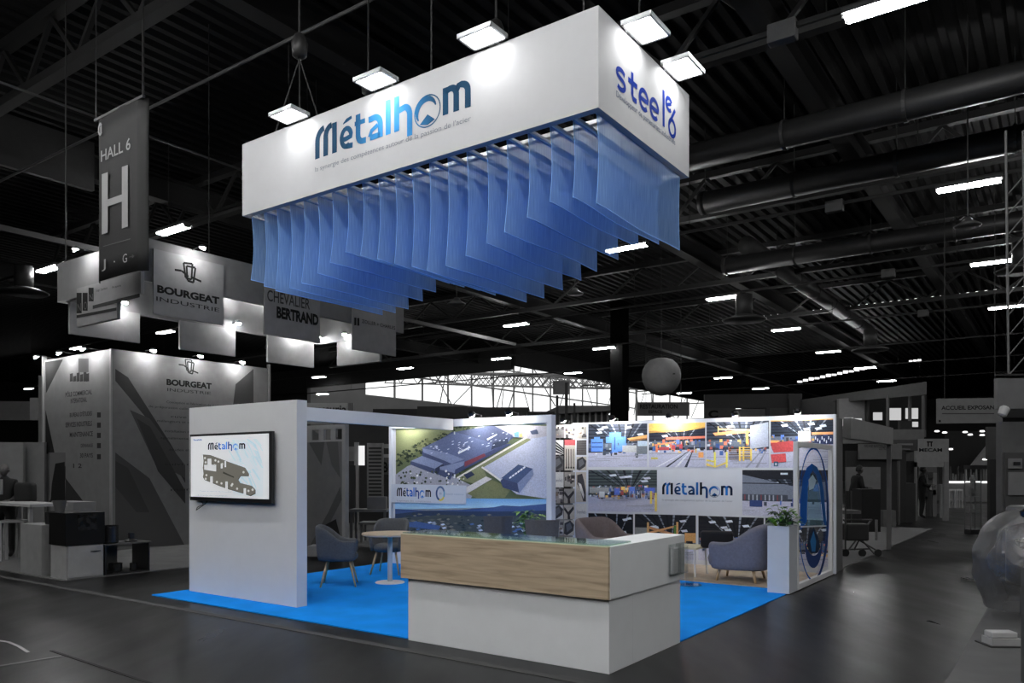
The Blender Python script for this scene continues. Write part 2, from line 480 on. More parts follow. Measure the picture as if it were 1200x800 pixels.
for k in range(26):
    s = r2.uniform(-54, -34); t = r2.uniform(52, 104)
    m3.bar((s, t, 7.5 + (t - 52) * .03), (s + r2.uniform(-2, 2), t + r2.uniform(-5, 5), 12 + (t - 52) * .06), .08, .08)
m1.build('rafter', M_mull, sf); m2.build('purlin', M_mull, sf); w_ = m3.build('strut', M_mull, sf); w_['kind'] = 'stuff'

# roof trusses along the stand's front direction, beams along its depth
def truss(t, s0, s1, label, step=2.2):
    o = thing('roof_truss', label, 'roof truss', B((s0 + s1) / 2, t, 9.6), ANG)
    a = MB(); a.box(s0, s1, t - .12, t + .12, 10.85, 11.05); a.build('top_chord', M_roofsteel, o)
    a = MB(); a.box(s0, s1, t - .12, t + .12, 9.6, 9.78); a.build('bottom_chord', M_roofsteel, o)
    n = int((s1 - s0) / step); base = None
    L = math.hypot(step / 2, 1.1)
    for i in range(n):
        for sg in (0, 1):
            a0 = s0 + i * step
            if base is None:
                q = MB(); q.bar((a0, t, 9.75), (a0 + step / 2, t, 10.88), .09, .09); base = q.build('strut', M_roofsteel, o)
                base0 = a0
            else:
                c = base.copy(); COL.objects.link(c); c.parent = o
                if sg == 0: c.matrix_local = Matrix.Translation((a0 - base0, 0, 0))
                else:
                    # mirrored diagonal: reflect about the node
                    piv = base0 + step / 2 - (s0 + s1) / 2
                    c.matrix_local = Matrix.Translation((a0 - base0, 0, 0)) @ Matrix.Translation((piv, 0, 0)) @ Matrix.Scale(-1, 4, (1, 0, 0)) @ Matrix.Translation((-piv, 0, 0))
    return o
tl = ['dark roof truss passing high above the left hanging hall banner', 'dark roof truss behind the hanging white banner, second from the front',
      'dark roof truss third from the front of the hall', 'dark roof truss fourth from the front of the hall', 'dark roof truss fifth from the front, above the neighbouring aisle']
for k, t in enumerate((2.0, 9.2, 18.2, 27.0, 36.0)):
    truss(t, (-26, -30, -36, -40, -44)[k], (6, 8, 9, 10, 10)[k], tl[k], 2.2 if k < 3 else 3.2)
bl = ['far left', 'left of the hall banner', 'above the left end of the white banner', 'right behind the white banner corner', 'above the aisle on the right']
for s, w in zip((-34, -19.5, -8.9, -1.6, 6.2), bl):
    o = thing('roof_beam', 'dark grey steel roof beam running into the hall, ' + w, 'roof beam', B(s, 30, 9.8), ANG)
    a = MB(); a.box(s - .2, s + .2, -4, 95 if s > -31 else 42, 9.82, 9.87); a.box(s - .02, s + .02, -4, 95 if s > -31 else 42, 9.87, 10.5); a.build('flange', grey(.016, .5), o)
    a = MB(); a.box(s - .2, s + .2, -4, 95 if s > -31 else 42, 10.5, 10.56); a.build('top_flange', grey(.016, .5), o)

# light rails and tube lights on their regular grid, plus added fill rows
M_rail = grey(.025, .5)
rails = [(-14.5, -22, 14), (-8.2, -22, 14), (-1.9, -22, 14), (7.0, -60, 21), (16.1, -62, 21), (24.6, -74, 21), (33.2, -66, 21), (42.0, -56, 21), (50.9, -30, 21), (60.2, -29, 21)]
for i, (t, a, b) in enumerate(rails):
    m = MB(); m.box(a, b, t - .03, t + .03, 8.58, 8.66)
    s_ = math.ceil(a / 6) * 6
    o = thing('light_rail', 'thin steel rail carrying ' + ('the %s row of added fill tubes over the viewer' % ('rearmost', 'middle', 'nearest')[i] if i < 3 else 'the %s row of hall tube lights from the front' % ORD[i - 3]), 'light rail', B((a + b) / 2, t, 8.58), ANG)
    m.build('rail', M_rail, o)
    m = MB(); x = s_
    while x < b: m.tube([(x, t, 8.66), (x, t, ZC - .13)], .012, 5); x += 6
    w_ = m.build('suspension_wire', M_rail, o)
tubes = [((1008, 18), (1090, -2)), ((1100, 223), (1171, 212)), ((1139, 311), (1192, 304)), ((1161, 362), (1200, 358)), ((905, 387.5), (937, 384.5)), ((182, 272), (212, 265)), ((32, 317), (61, 310)),
         ((708, 293), (755, 286)), ((828, 351), (865, 346)), ((586, 381), (614, 378)), ((169, 388), (190, 386)), ((66, 407), (83, 405)), ((455, 431), (474, 429)), ((571, 420), (592, 418)), ((691, 408), (718, 406)),
         ((658, 437), (678, 436)), ((956, 413), (984, 411)), ((1000, 431), (1025, 430)), ((1028, 447), (1050, 446)), ((835, 443), (855, 441)), ((788, 460), (805, 459)), ((878, 455), (895, 453)), ((357, 441), (368, 440)), ((361, 461), (375, 460)), ((10, 455), (21, 453))]
def make_tube(s, t, L=1.3):
    o = thing('tube_light', '', 'light', B(s, t, 8.40), ANG)
    a = MB(); a.box(s - .05, s + L + .05, t - .14, t + .14, 8.50, 8.58); a.box(s - .05, s - .02, t - .1, t + .1, 8.44, 8.5); a.box(s + L + .02, s + L + .05, t - .1, t + .1, 8.44, 8.5)
    a.build('housing', grey(.08, .5), o)
    for q in (-.11, .11):
        a = MB(); a.tube([(s, t + q, 8.46), (s + L, t + q, 8.46)], .018, 8); a.build('tube', M_tube, o)
    return o
tubes.sort(key=lambda q: q[0][0])
proto = None; posn = []
for i, (p, q) in enumerate(tubes):
    s, t = st((fp(*p, 8.46) + fp(*q, 8.46)) / 2); s -= .65; t = min((r_[0] for r_ in rails), key=lambda v: abs(v - t))
    lab = 'lit twin-tube hall light, %s from the left of the picture' % ORD[i]
    if proto is None: proto = make_tube(s, t); proto['label'] = lab; proto['group'] = 'hall tube lights'; ps = (s, t)
    else: copy_tree(proto, B(s, t, 8.40), ANG, lab)
# added out-of-view tube rows, set denser than the grid for front fill
for t, w in ((-1.9, 'nearest'), (-8.2, 'middle'), (-14.5, 'rearmost')):
    for i, s in enumerate((-17.3, -12.8, -8.4, -4.0, .45, 4.9, 9.3)):
        if (t, s) == (-1.9, -17.3): continue
        copy_tree(proto, B(s, t, 8.40), ANG, 'added fill tube light behind the viewer, %s row, %s from the left' % (w, ORD[i]))

for t, *_ in rails[3:]:  # unseen tubes continuing the grid, added to brighten the right aisle
    for i, s in enumerate((9.6, 18.8)):
        copy_tree(proto, B(s, t, 8.40), ANG, 'added hall tube light beyond the right picture edge, %s column, %s row from the front' % (ORD[i], ORD[[r_[0] for r_ in rails[3:]].index(t)]))

# junction boxes on the rails
for (px, py), t in zip(((917, 88), (978, 240), (1041, 319), (1082, 367)), (7.0, 16.1, 24.6, 33.2)):
    Y, s = ray_t(px, t)
    m = MB(); m.box(s - .22, s + .22, t - .1, t + .1, 8.42, 8.72, .015)
    tag(m.build('junction_box', grey(.13, .6), rot=ANG), 'pale junction box on the light rail, %s of four from the front' % ORD[(917, 978, 1041, 1082).index(px)], 'junction box', 'junction boxes on rails')

# air ducts
def duct(px1, py1, pxl, t, label, r=.3, z=9.0, s_r=11):
    Y, sl = ray_t(pxl, t)
    o = thing('air_duct', label, 'air duct', B((sl + s_r) / 2, t, z - r), ANG)
    a = MB(); a.tube([(sl, t, z), (s_r, t, z)], r, 28); a.build('pipe', M_duct, o, smooth=True)
    x = sl + .1
    while x < s_r:
        a = MB(); a.tube([(x, t, z), (x + .07, t, z)], r + .025, 28); a.build('band', grey(.05, .5), o)
        a = MB(); a.bar((x + .03, t, z + r), (x + .03, t, ZC - .13), .02, .02); a.build('hanger', grey(.03, .5), o)
        x += 2.4
t1 = st(fp(1200, 90, 9.0))[1]; t2 = st(fp(1200, 161, 9.0))[1]; t3 = st(fp(1200, 258, 9.0))[1]
duct(0, 0, 690, t1, 'large round grey ventilation duct right of the banner, uppermost of three')
duct(0, 0, 821, t2, 'round grey ventilation duct right of the banner, middle of three')
duct(0, 0, 848, t3, 'round grey ventilation duct right of the banner, lowest of three')
# duct running into the hall
s5, t5 = st(fp(905, 308, 9.66))
o = thing('air_duct', 'round grey duct slanting down to the right under the lowest duct', 'air duct', B(s5, t5 + 8, 9.34), ANG)
a = MB(); a.tube([(s5, t5 - 3, 9.66), (s5, t5 + 18, 9.66)], .32, 24); a.build('pipe', grey(.05, .5), o, smooth=True)
for k in range(6):
    a = MB(); a.tube([(s5, t5 + k * 3, 9.66), (s5, t5 + .06 + k * 3, 9.66)], .345, 24); a.build('band', grey(.035, .5), o)
# ceiling diffusers
for px, py, Y, lab in ((872, 376, 27, 'round ceiling diffuser right of the blue curtains'), (1020, 411, 34, 'round ceiling diffuser above the glazed offices'), (1198, 318, 24, 'round ceiling diffuser at the right picture edge'), (28, 344, 26, 'round ceiling diffuser at the left picture edge')):
    p = at(px, py, Y)
    o = thing('ceiling_diffuser', lab, 'diffuser', p)
    a = MB(Matrix.Translation(p)); a.lathe(0, 0, [(.7, 0), (.75, .05), (.45, .16), (.3, .2)], 28); a.build('dish', grey(.04, .5), o, smooth=True)
    a = MB(Matrix.Translation(p)); a.tube([(0, 0, .2), (0, 0, .9)], .28, 20); a.build('neck', grey(.03, .5), o, smooth=True)
# pendant lamps
for px, py, Y, lab in ((535, 357, 22, 'dark pendant lamp below the blue curtains'), (1134, 266, 16.2, 'dark pendant lamp over the middle duct'), (674, 345, 24, 'dark pendant lamp below the blue curtain tips')):
    p = at(px, py, Y)
    o = thing('pendant_lamp', lab, 'lamp', p)
    a = MB(Matrix.Translation(p)); a.lathe(0, 0, [(.24, 0), (.26, .03), (.12, .12), (.06, .2)], 20); a.build('shade', grey(.06, .4), o, smooth=True)
    a = MB(Matrix.Translation(p)); a.tube([(0, 0, .2), (0, 0, ZC - p.z)], .015, 6); a.build('rod', grey(.04, .5), o)
# left bulkhead and pipe
s9 = -19.2
m = MB(); m.box(s9 - .15, s9, -2, 5.5, 9.45, 10.8); struct(m.build('trim_3', grey(.035, .6)))
m = MB(); m.box(s9 - .05, s9 + .05, -2, 26, 7.75, 7.9); tag(m.build('cable_tray', grey(.05, .5), rot=ANG), 'thin grey cable tray crossing behind the hall banner', 'cable tray')
m = MB(); m.tube([(-30, 3.0, 8.9), (6, 3.0, 8.9)], .03, 6); tag(m.build('conduit_pipe', grey(.07, .5), rot=ANG), 'thin pale pipe crossing the ceiling top left', 'pipe')
m = MB(); m.tube([(-13.5, -2, 9.0), (-13.5, 20, 9.0)], .025, 6); tag(m.build('conduit_pipe', grey(.07, .5), rot=ANG), 'thin pale pipe running away above the hall banner', 'pipe')
# black column
mc = MB(Matrix.Translation((at(726, 450, 44).x, 44, 0)) @ Matrix.Rotation(ANG, 4, 'Z')); mc.box(-.38, .38, -.38, .38, 0, ZC - .13)
o = mc.build('wall_column', pm('black_column', (.002, .002, .002, 1), .9, spec=.05), smooth=False); struct(o)

# ================================================================== THE STAND
def carpet_mat(name, c, sc=400):
    return pm(name, c, .95, var=.10, scale=2.5, bump=.25, bscale=sc, spec=.15)
m = MB(); m.box(-6.78, -.012, .05, 7.0, 0, .012); tag(m.build('carpet', carpet_mat('blue_carpet', (.005, .285, .92, 1)), rot=ANG, smooth=False), 'bright blue carpet covering the floor of the white stand', 'carpet')
# pale timber floor: plank rows
fl = thing('timber_flooring', 'pale timber laminate flooring under the two tub armchairs', 'flooring', B(-2.2, 6.3, .012), ANG)
M_plank = [pm('pale_plank_%d' % i, c, .5, var=.12, scale=9) for i, c in enumerate([(0.53, 0.42, 0.31, 1), (0.49, 0.39, 0.28, 1), (0.56, 0.46, 0.34, 1)])]
pk = {}
for j in range(10):
    t = 5.28 + j * .2; off = (j * .53) % 1.3
    x = -4.3 - off
    while x < -.02:
        a0 = max(x, -4.3); a1 = min(x + 1.297, -.02)
        if a1 - a0 > .05:
            m = MB(); m.box(a0, a1, t, t + .197, .012, .022); m.build('plank', M_plank[rnd.randrange(3)], fl, smooth=False)
        x += 1.3

# television partition
tw = thing('partition_wall', 'free-standing white partition wall that carries the television', 'partition', B(-5.55, .6, .012), ANG)
m = MB(); m.box(-6.66, -4.445, .51, .665, .012, 2.48, .003); m.build('panel', M_wallw, tw)
# television
PTV = Plane(B(-5.55, .42), SD)
tv = thing('television', 'wall-mounted flat television showing a metal part on a white page', 'television', B(-5.7, .42, 1.2), ANG)
a0, z1 = PTV.hit(222, 509); a1, zb = PTV.hit(317.5, 588.5)
tz0 = PTV.hit(222, 586)[1]; tz1 = PTV.hit(222, 509)[1]
def Tv(a): return -5.55 + a
m = MB(); m.box(Tv(a0), Tv(a1), .425, .475, tz0, tz1, .004); m.box(Tv(a0) + .1, Tv(a1) - .1, .47, .51, tz0 + .15, tz1 - .15); m.build('bezel', M_blk, tv)
pr = Print(PTV, .003)
sa0, sa1, sz0, sz1 = a0 + .035, a1 - .035, tz0 + .05, tz1 - .03
def L2(x, y): return (sa0 + (sa1 - sa0) * x, sz0 + (sz1 - sz0) * y)
WHT = (.86, .88, .9, 1)
pr.poly([L2(0, 0), L2(1, 0), L2(1, 1), L2(0, 1)], WHT, px=False)
r3 = random.Random(5)
pr.poly([L2(.56, .05), L2(.93, .03), L2(.94, .5), L2(.86, .9), L2(.66, .92), L2(.52, .6)], (.74, .84, .9, 1), px=False)
for i in range(60):   # pale blue brushed swirl at the right
    x = r3.uniform(.58, .92); y = r3.uniform(.05, .85); l = r3.uniform(.1, .3); sh = r3.uniform(0, 1)
    c = (.55 + .25 * sh, .72 + .13 * sh, .82 + .08 * sh, 1)
    pr.poly([L2(x, y), L2(min(.95, x + .02), y), L2(max(.52, x - .06), min(.93, y + l)), L2(max(.5, x - .09), min(.93, y + l))], c, px=False)
put_logo(pr, (L2(.24, .78)[0], L2(0, .775)[1], (sa1 - sa0) * .48, (sz1 - sz0) * .12), [(.01, .015, .03, 1), (.02, .03, .06, 1), (.01, .12, .45, 1), (.01, .2, .7, 1), (.02, .25, .8, 1), (.01, .08, .3, 1), (.1, .35, .8, 1), (.01, .01, .02, 1)])
G1 = (.19, .18, .15, 1); G2 = (.09, .085, .07, 1); G3 = (.32, .31, .27, 1)
part = [(.17, .70), (.27, .69), (.50, .58), (.72, .48), (.76, .40), (.76, .36), (.66, .36), (.63, .30), (.66, .24), (.80, .20), (.84, .15), (.84, .09), (.78, .05), (.68, .09), (.50, .15), (.38, .2), (.28, .25), (.19, .29), (.17, .33), (.18, .38), (.17, .48), (.18, .6)]
pr.poly([L2(x + .006, y - .012) for x, y in part], G2, px=False); pr.poly([L2(*p) for p in part], G1, px=False)
for (x, y, w, h) in ((.19, .45, .16, .08), (.235, .53, .05, .1), (.27, .22, .035, .12), (.47, .14, .03, .12), (.70, .05, .03, .11), (.41, .47, .025, .08), (.46, .49, .02, .1)):
    pr.poly([L2(x, y), L2(x + w, y - .03 if w > .1 else y), L2(x + w, y + h), L2(x, y + h)], WHT, px=False)
for x, y in ((.2, .64), (.21, .57), (.34, .6), (.33, .52), (.22, .36), (.21, .3), (.36, .25), (.42, .23), (.55, .2), (.62, .15), (.76, .12), (.81, .14), (.43, .54), (.56, .22), (.7, .41), (.38, .58)):
    pr.poly([L2(x + .014 * math.cos(k * pi / 4), y + .02 * math.sin(k * pi / 4)) for k in range(8)], (.7, .7, .68, 1), px=False)
pr.poly([L2(.44, .42), L2(.58, .34), L2(.58, .32), L2(.44, .39)], (.06, .06, .05, 1), px=False)
g = (.45, .47, .5, 1)
put_text(pr, 'Produits de tôlerie et mécano-soudure', L2(.13, 0)[0], L2(.55, 0)[0], L2(0, .085)[1], L2(0, .115)[1], g)
put_text(pr, 'la synergie des compétences', L2(.1, 0)[0], L2(.5, 0)[0], L2(0, .02)[1], L2(0, .05)[1], g)
put_text(pr, 'Steeleb', L2(.04, 0)[0], L2(.16, 0)[0], L2(0, .93)[1], L2(0, .96)[1], (.02, .1, .4, 1), .02)
for k in range(6): pr.rect(L2(.36 + k * .1, 0)[0], L2(0, .945)[1], L2(.42 + k * .1, 0)[0], L2(0, .952)[1], (.6, .62, .65, 1), px=False)
pr.build('screen', print_mat('lit_screen', rough=.2, amount=.03, emit=.30, gain=1.0), tv)
m = MB(); sx = Tv(a0)
m.tube([(sx + .18, .46, tz0 + .02), (sx + .26, .455, tz0 - .05), (sx + .12, .46, tz0 - .09), (sx + .10, .455, tz0 - .13), (sx + .3, .46, tz0 - .04), (sx + .35, .47, tz0 + .02)], .006, 5); m.build('cable', M_blk, tv)

# fascia beam from the partition to the aerial wall
m = MB(); m.box(-5.33, -5.23, .665, 4.36, 2.30, 2.48, .003); tag(m.build('fascia_beam', M_white, rot=ANG), 'white fascia beam bridging from television wall to the aerial photo wall', 'beam')

# ---------------------------------------------------------------- aerial photo wall (A)
wa = thing('aerial_photo_wall', 'white-framed wall printed with an aerial factory view over a landscape', 'display wall', B(-5.0, 4.5, .012), ANG)
m = MB(); m.box(-6.72, -3.33, 4.42, 4.50, .012, 2.48); m.build('panel', M_whiteb, wa)
m = MB()
for q in ((-6.72, -6.66, .012, 2.48), (-3.42, -3.33, .012, 2.48), (-6.66, -3.42, 2.36, 2.48), (-6.66, -3.42, .012, .40)): m.box(q[0], q[1], 4.385, 4.42, q[2], q[3], .002)
m.build('frame', M_whiteb, wa)
PA = Plane(B(-5.0, 4.42), SD)
pr = Print(PA, .002)
GR = rgb(92, 104, 74); GR2 = rgb(120, 128, 88); DG = rgb(42, 54, 44); RB = rgb(84, 98, 138); RB2 = rgb(60, 72, 108); RB3 = rgb(116, 130, 168); YD = rgb(176, 182, 204); RD = rgb(150, 154, 170)
TL, TR_, BR, BL = (464, 499), (641, 497), (641, 584.5), (464, 583)
pr.poly([TL, TR_, BR, BL], GR)
pr.poly([(464, 499), (540, 499), (500, 524), (464, 540)], GR2)
for i in range(190):   # hedges and woods
    f = r3.random(); x = 464 + f * 95; y = 541 - f * 46 + r3.uniform(-9, 7)
    if y < 500: continue
    w = r3.uniform(.9, 2.6); pr.poly([(x - w, y + .2 * w), (x - w * .5, y - w * .7), (x + w * .6, y - w * .6), (x + w, y + .1 * w), (x + w * .3, y + w * .7)], (DG, rgb(58, 70, 52), rgb(100, 108, 70))[i % 3])
pr.poly([(541, 510), (560, 500), (600, 498), (641, 499), (641, 516), (603, 512), (585, 509), (560, 516)], rgb(170, 168, 178))
pr.poly([(464, 556), (478, 546), (495, 540), (560, 572), (552, 584), (464, 583)], RD)
pr.poly([(565, 547), (622, 514), (641, 511), (641, 584), (606, 579)], YD)
pr.poly([(536, 560), (617, 513), (623, 515), (566, 548), (572, 560), (560, 568)], rgb(128, 134, 96))
pr.poly([(548, 578), (577, 562), (600, 572), (592, 583), (560, 584)], rgb(118, 122, 82))
pr.poly([(534, 578), (570, 558), (577, 561), (548, 578)], rgb(206, 204, 204)); pr.line([(536, 560), (618, 512)], .03, rgb(210, 208, 200)); pr.line([(565, 547), (607, 577)], .03, rgb(214, 212, 210))
# main hall roofs
pr.poly([(495, 528), (530, 506), (548, 507), (578, 499), (603, 512), (592, 520), (600, 520), (562, 541), (530, 558), (528, 562), (497, 548)], RB2)
pr.poly([(495, 525), (534, 506), (600, 510), (597, 517), (566, 533), (546, 540), (530, 544)], RB)
pr.poly([(534, 506), (578, 498), (602, 510), (585, 521)], rgb(74, 84, 116))
pr.poly([(495, 525), (526, 531), (544, 538), (530, 543), (497, 530)], RB3)
pr.poly([(482, 540), (495, 534), (520, 543), (512, 551), (483, 541)], RB3); pr.poly([(482, 540), (510, 549), (509, 555), (481, 544)], RB2); pr.poly([(510, 549), (520, 543), (521, 549), (512, 556)], rgb(44, 52, 78))
pr.poly([(516, 547), (545, 540), (544, 545), (534, 550), (533, 556), (516, 551)], RB3); pr.poly([(516, 550), (533, 554), (534, 558), (515, 553)], RB2)
pr.poly([(545, 541), (568, 531), (570, 534), (545, 547)], rgb(120, 50, 66)); pr.poly([(578, 519), (596, 513), (596, 519), (576, 527)], rgb(50, 60, 84))
for i in range(46):   # rooflights
    x = r3.uniform(503, 594); y = 507 + (600 - x) * .16 + r3.uniform(-3, 12)
    pr.poly([(x, y), (x + 2.2, y - .7), (x + 2.5, y), (x + .4, y + .8)], rgb(196, 206, 226))
pr.poly([(537, 530), (551, 523), (552, 524.5), (538, 532)], rgb(214, 222, 236)); pr.poly([(571, 514), (583, 508), (583, 509.5), (572, 516)], rgb(214, 222, 236))
pr.rect(532.5, 505.5, 534, 509, rgb(220, 224, 230))
# second building
pr.poly([(587, 563), (608, 544), (625, 549), (626, 556), (609, 577), (590, 571)], RB2); pr.poly([(588, 560), (608, 544), (625, 549), (607, 566)], rgb(64, 84, 124)); pr.poly([(607, 566), (625, 549), (626, 556), (609, 578)], rgb(120, 134, 170))
for k in range(6): pr.poly([(597 + k * 3.2, 559.5 - k * 2.3), (599.5 + k * 3.2, 557.5 - k * 2.3), (600.5 + k * 3.2, 559 - k * 2.3), (598 + k * 3.2, 561 - k * 2.3)], rgb(214, 220, 232))
pr.poly([(544, 556), (553, 552), (557, 556), (548, 561)], rgb(48, 58, 84))
for k in range(120):   # car park trees
    x = r3.uniform(466, 545); y = r3.uniform(552, 582)
    w = r3.uniform(.5, 1.5); pr.poly([(x - w, y), (x - .4 * w, y - w * 1.2), (x + .6 * w, y - w * 1.1), (x + w, y), (x, y + w)], (DG, rgb(70, 80, 60), rgb(220, 222, 226))[k % 3])
pr.rect(606, 494, 612, 497, rgb(90, 96, 120)); pr.poly([(622, 505), (630, 503), (632, 508), (624, 509)], rgb(74, 84, 110)); pr.poly([(603, 507), (609, 505), (609, 512), (604, 512)], rgb(60, 120, 190)); pr.poly([(609, 508), (613, 507), (613, 512), (609, 512)], rgb(220, 160, 60))
# landscape below
pr.grad([(464, 583), (641, 584.5), (641, 593), (464, 597)], (lin(84), lin(158), lin(212)), (lin(150), lin(196), lin(228)), 5)
pr.poly([(464, 596), (500, 598), (540, 597), (580, 594), (590, 592), (610, 593), (641, 590), (641, 645), (464, 645)], rgb(48, 78, 132))
pr.poly([(464, 602), (500, 598), (540, 599), (600, 599), (641, 598), (641, 645), (464, 645)], rgb(44, 62, 92))
pr.poly([(464, 607), (520, 603), (580, 605), (641, 602), (641, 645), (464, 645)], rgb(70, 80, 84))
for i in range(120):
    x = r3.uniform(465, 632); y = r3.uniform(602, 626); w = r3.uniform(3, 9); h = r3.uniform(.6, 1.8)
    pr.poly([(x, y), (x + w * .5, y - h), (x + w, y), (x + w * .5, y + h)], (rgb(40, 52, 60), rgb(96, 100, 96), rgb(120, 120, 112), rgb(52, 66, 74))[i % 4])
for i in range(44):
    x = r3.choice((r3.uniform(466, 520), r3.uniform(545, 600), r3.uniform(598, 625))); y = r3.uniform(610, 626)
    pr.poly([(x, y), (x + 4, y - 1), (x + 6, y + .6), (x + 2, y + 1.6)], (rgb(190, 204, 222), rgb(60, 100, 160), rgb(150, 160, 176))[i % 3])
pr.poly([(470, 612), (492, 611), (518, 616), (515, 621), (490, 618), (470, 616)], rgb(50, 88, 150))
pr.build('aerial_photo_print', PR, wa)
# label strip with logos
pr = Print(PA, .042)
pr.poly([(460.5, 566.8), (548.5, 568.6), (548, 590.5), (460.5, 588.3)], rgb(196, 204, 218), px=True)
la, lz = PA.hit(467, 581); la1, _ = PA.hit(507, 581)
put_logo(pr, (la, lz, la1 - la, PA.hit(467, 570.5)[1] - lz), [rgb(20, 22, 30), rgb(24, 34, 56), rgb(20, 70, 150), rgb(24, 90, 190), rgb(30, 100, 200), rgb(20, 60, 130), rgb(60, 120, 200), rgb(24, 26, 36)])
ca, cz = PA.hit(518, 578); 
for a0_, a1_, c in ((20, 150, rgb(96, 120, 160)), (150, 250, rgb(60, 84, 130)), (250, 330, rgb(214, 196, 96)), (330, 380, rgb(120, 170, 200))):
    for q in ribbon(arc(ca, cz, .085, .11, a0_, a1_, 8), .035): pr.mb.poly([PA.w(a, z, pr.off) for a, z in q], c)
put_text(pr, '50', ca - .025, ca + .025, cz - .018, cz + .018, rgb(96, 120, 160)); put_text(pr, 'Steeleb industries', ca + .12, ca + .50, cz - .02, cz + .012, rgb(150, 166, 190))
put_text(pr, 'la synergie des compétences', la, la1, lz - .09, lz - .06, rgb(150, 156, 170))
lb = pr.build('logo_strip', PRS, wa)

# ---------------------------------------------------------------- photo collage wall (B)
P_r = B(.05, 7.36); P_l = B(-4.6, 7.02)
dB = (P_r - P_l).normalized(); PB = Plane(P_r, dB); angB = math.atan2(dB.y, dB.x)
BB = Matrix.Translation(P_r) @ Matrix.Rotation(angB, 4, 'Z')
wb = thing('photo_collage_wall', 'long white wall covered with factory photographs and a blue logo', 'display wall', P_r + dB * -2.3 + Vector((0, 0, .012)), angB)
m = MB(BB); m.box(-4.6, 0, 0.0, .1, .012, 2.52); m.build('panel', M_whiteb, wb)
m = MB(BB); m.box(-4.3, 0, .1, .72, .012, 2.48); struct_grey = m.build('side_store', pm('dark_grey_store_wall', (.075, .075, .075, 1), .7), wb)
GREY_F = rgb(168, 172, 190)
def jit(c, r, a=.25):
    k = 1 + r.uniform(-a, a); return (c[0] * k, c[1] * k, c[2] * k, 1)
def factory(x0, y0, x1, y1, seed, accent, floor=(176, 180, 204), sky=(52, 60, 76), horizon=.52, rails=False, vp=.6, n=60, extra=None, y0r=None, y1r=None):
    """industrial interior picture: dark steel roof with rooflights, banded machinery, pale floor"""
    r = random.Random(seed); y0r = y0 if y0r is None else y0r; y1r = y1 if y1r is None else y1r
    def Q(u, v):
        yt = y0 + (y0r - y0) * u; yb = y1 + (y1r - y1) * u
        return (x0 + (x1 - x0) * u, yt + (yb - yt) * v)
    pr = Print(PB, .003)
    pr.poly([Q(0, 0), Q(1, 0), Q(1, 1), Q(0, 1)], rgb(*sky))
    # roof bays
    for i in range(9):
        u = i / 8; w = .035
        pr.poly([Q(u, 0), Q(min(1, u + w), 0), Q(vp + (u - vp) * .25 + w * .3, horizon * .8), Q(vp + (u - vp) * .25, horizon * .8)], jit(rgb(120, 130, 146), r) if i % 2 else jit(rgb(26, 30, 38), r))
    for i in range(5):
        v = .06 + i * horizon * .15; pr.poly([Q(0, v), Q(1, v * .9 + .02), Q(1, v * .9 + .035), Q(0, v + .02)], jit(rgb(30, 34, 44), r))
    for i in range(5):
        u = r.uniform(.1, .85); v = r.uniform(.06, horizon * .6); pr.poly([Q(u, v), Q(min(1, u + .1), v - .02), Q(min(1, u + .12), v + .03), Q(u + .03, v + .045)], jit(rgb(196, 206, 222), r, .15))
    pr.poly([Q(0, horizon * .82), Q(1, horizon * .82), Q(1, horizon + .05), Q(0, horizon + .05)], rgb(92, 104, 124))
    pr.poly([Q(0, horizon + .12), Q(1, horizon + .1), Q(1, 1), Q(0, 1)], rgb(*floor))
    for i in range(n):
        u = r.uniform(0, .93); v = r.uniform(horizon * .72, horizon + .14); w = r.uniform(.015, .06); h = r.uniform(.02, .1)
        c = rgb(*r.choice(accent)); pr.poly([Q(u, v), Q(min(1, u + w), v), Q(min(1, u + w), min(.98, v + h)), Q(u, min(.98, v + h))], jit(c, r, .4))
    for i in range(7):
        u = r.uniform(0, 1); v = r.uniform(horizon + .16, .98); w = r.uniform(.08, .3)
        pr.poly([Q(max(0, u - w), v), Q(min(1, u + w), v - .01), Q(min(1, u + w), v + .008), Q(max(0, u - w), v + .012)], jit(rgb(*[int(k * .86) for k in floor]), r, .06))
    if rails:
        for k in range(4):
            u = .12 + k * .17; pr.poly([Q(u, 1), Q(u + .05, 1), Q(.70 + k * .03, horizon + .12), Q(.69 + k * .03, horizon + .12)], rgb(52, 60, 78) if k % 2 else rgb(206, 210, 226))
    if extra: extra(pr, Q)
    return pr
def blk(pr, Q, u0, v0, u1, v1, c): pr.poly([Q(u0, v0), Q(u1, v0), Q(u1, v1), Q(u0, v1)], rgb(*c))
def x_blue(pr, Q):
    for a in ((.05, .35, .25, .64), (.10, .3, .20, .4), (.40, .24, .50, .66), (.30, .30, .64, .44), (.36, .20, .56, .34), (.52, .44, .64, .58), (.42, .5, .60, .64)): blk(pr, Q, *a, (38, 128, 232))
    for a in ((.06, .42, .24, .45), (.06, .52, .24, .55), (.44, .3, .46, .6)): blk(pr, Q, *a, (24, 70, 150))
    blk(pr, Q, .58, .50, .82, .66, (176, 180, 184)); blk(pr, Q, .82, .52, 1, .70, (110, 120, 130)); blk(pr, Q, .84, .40, 1, .52, (176, 196, 214))
    pr.poly([Q(.66, .34), Q(1, .26), Q(1, .34), Q(.72, .40)], rgb(222, 158, 66)); pr.poly([Q(.70, .37), Q(1, .33), Q(1, .36), Q(.74, .41)], rgb(150, 96, 40))
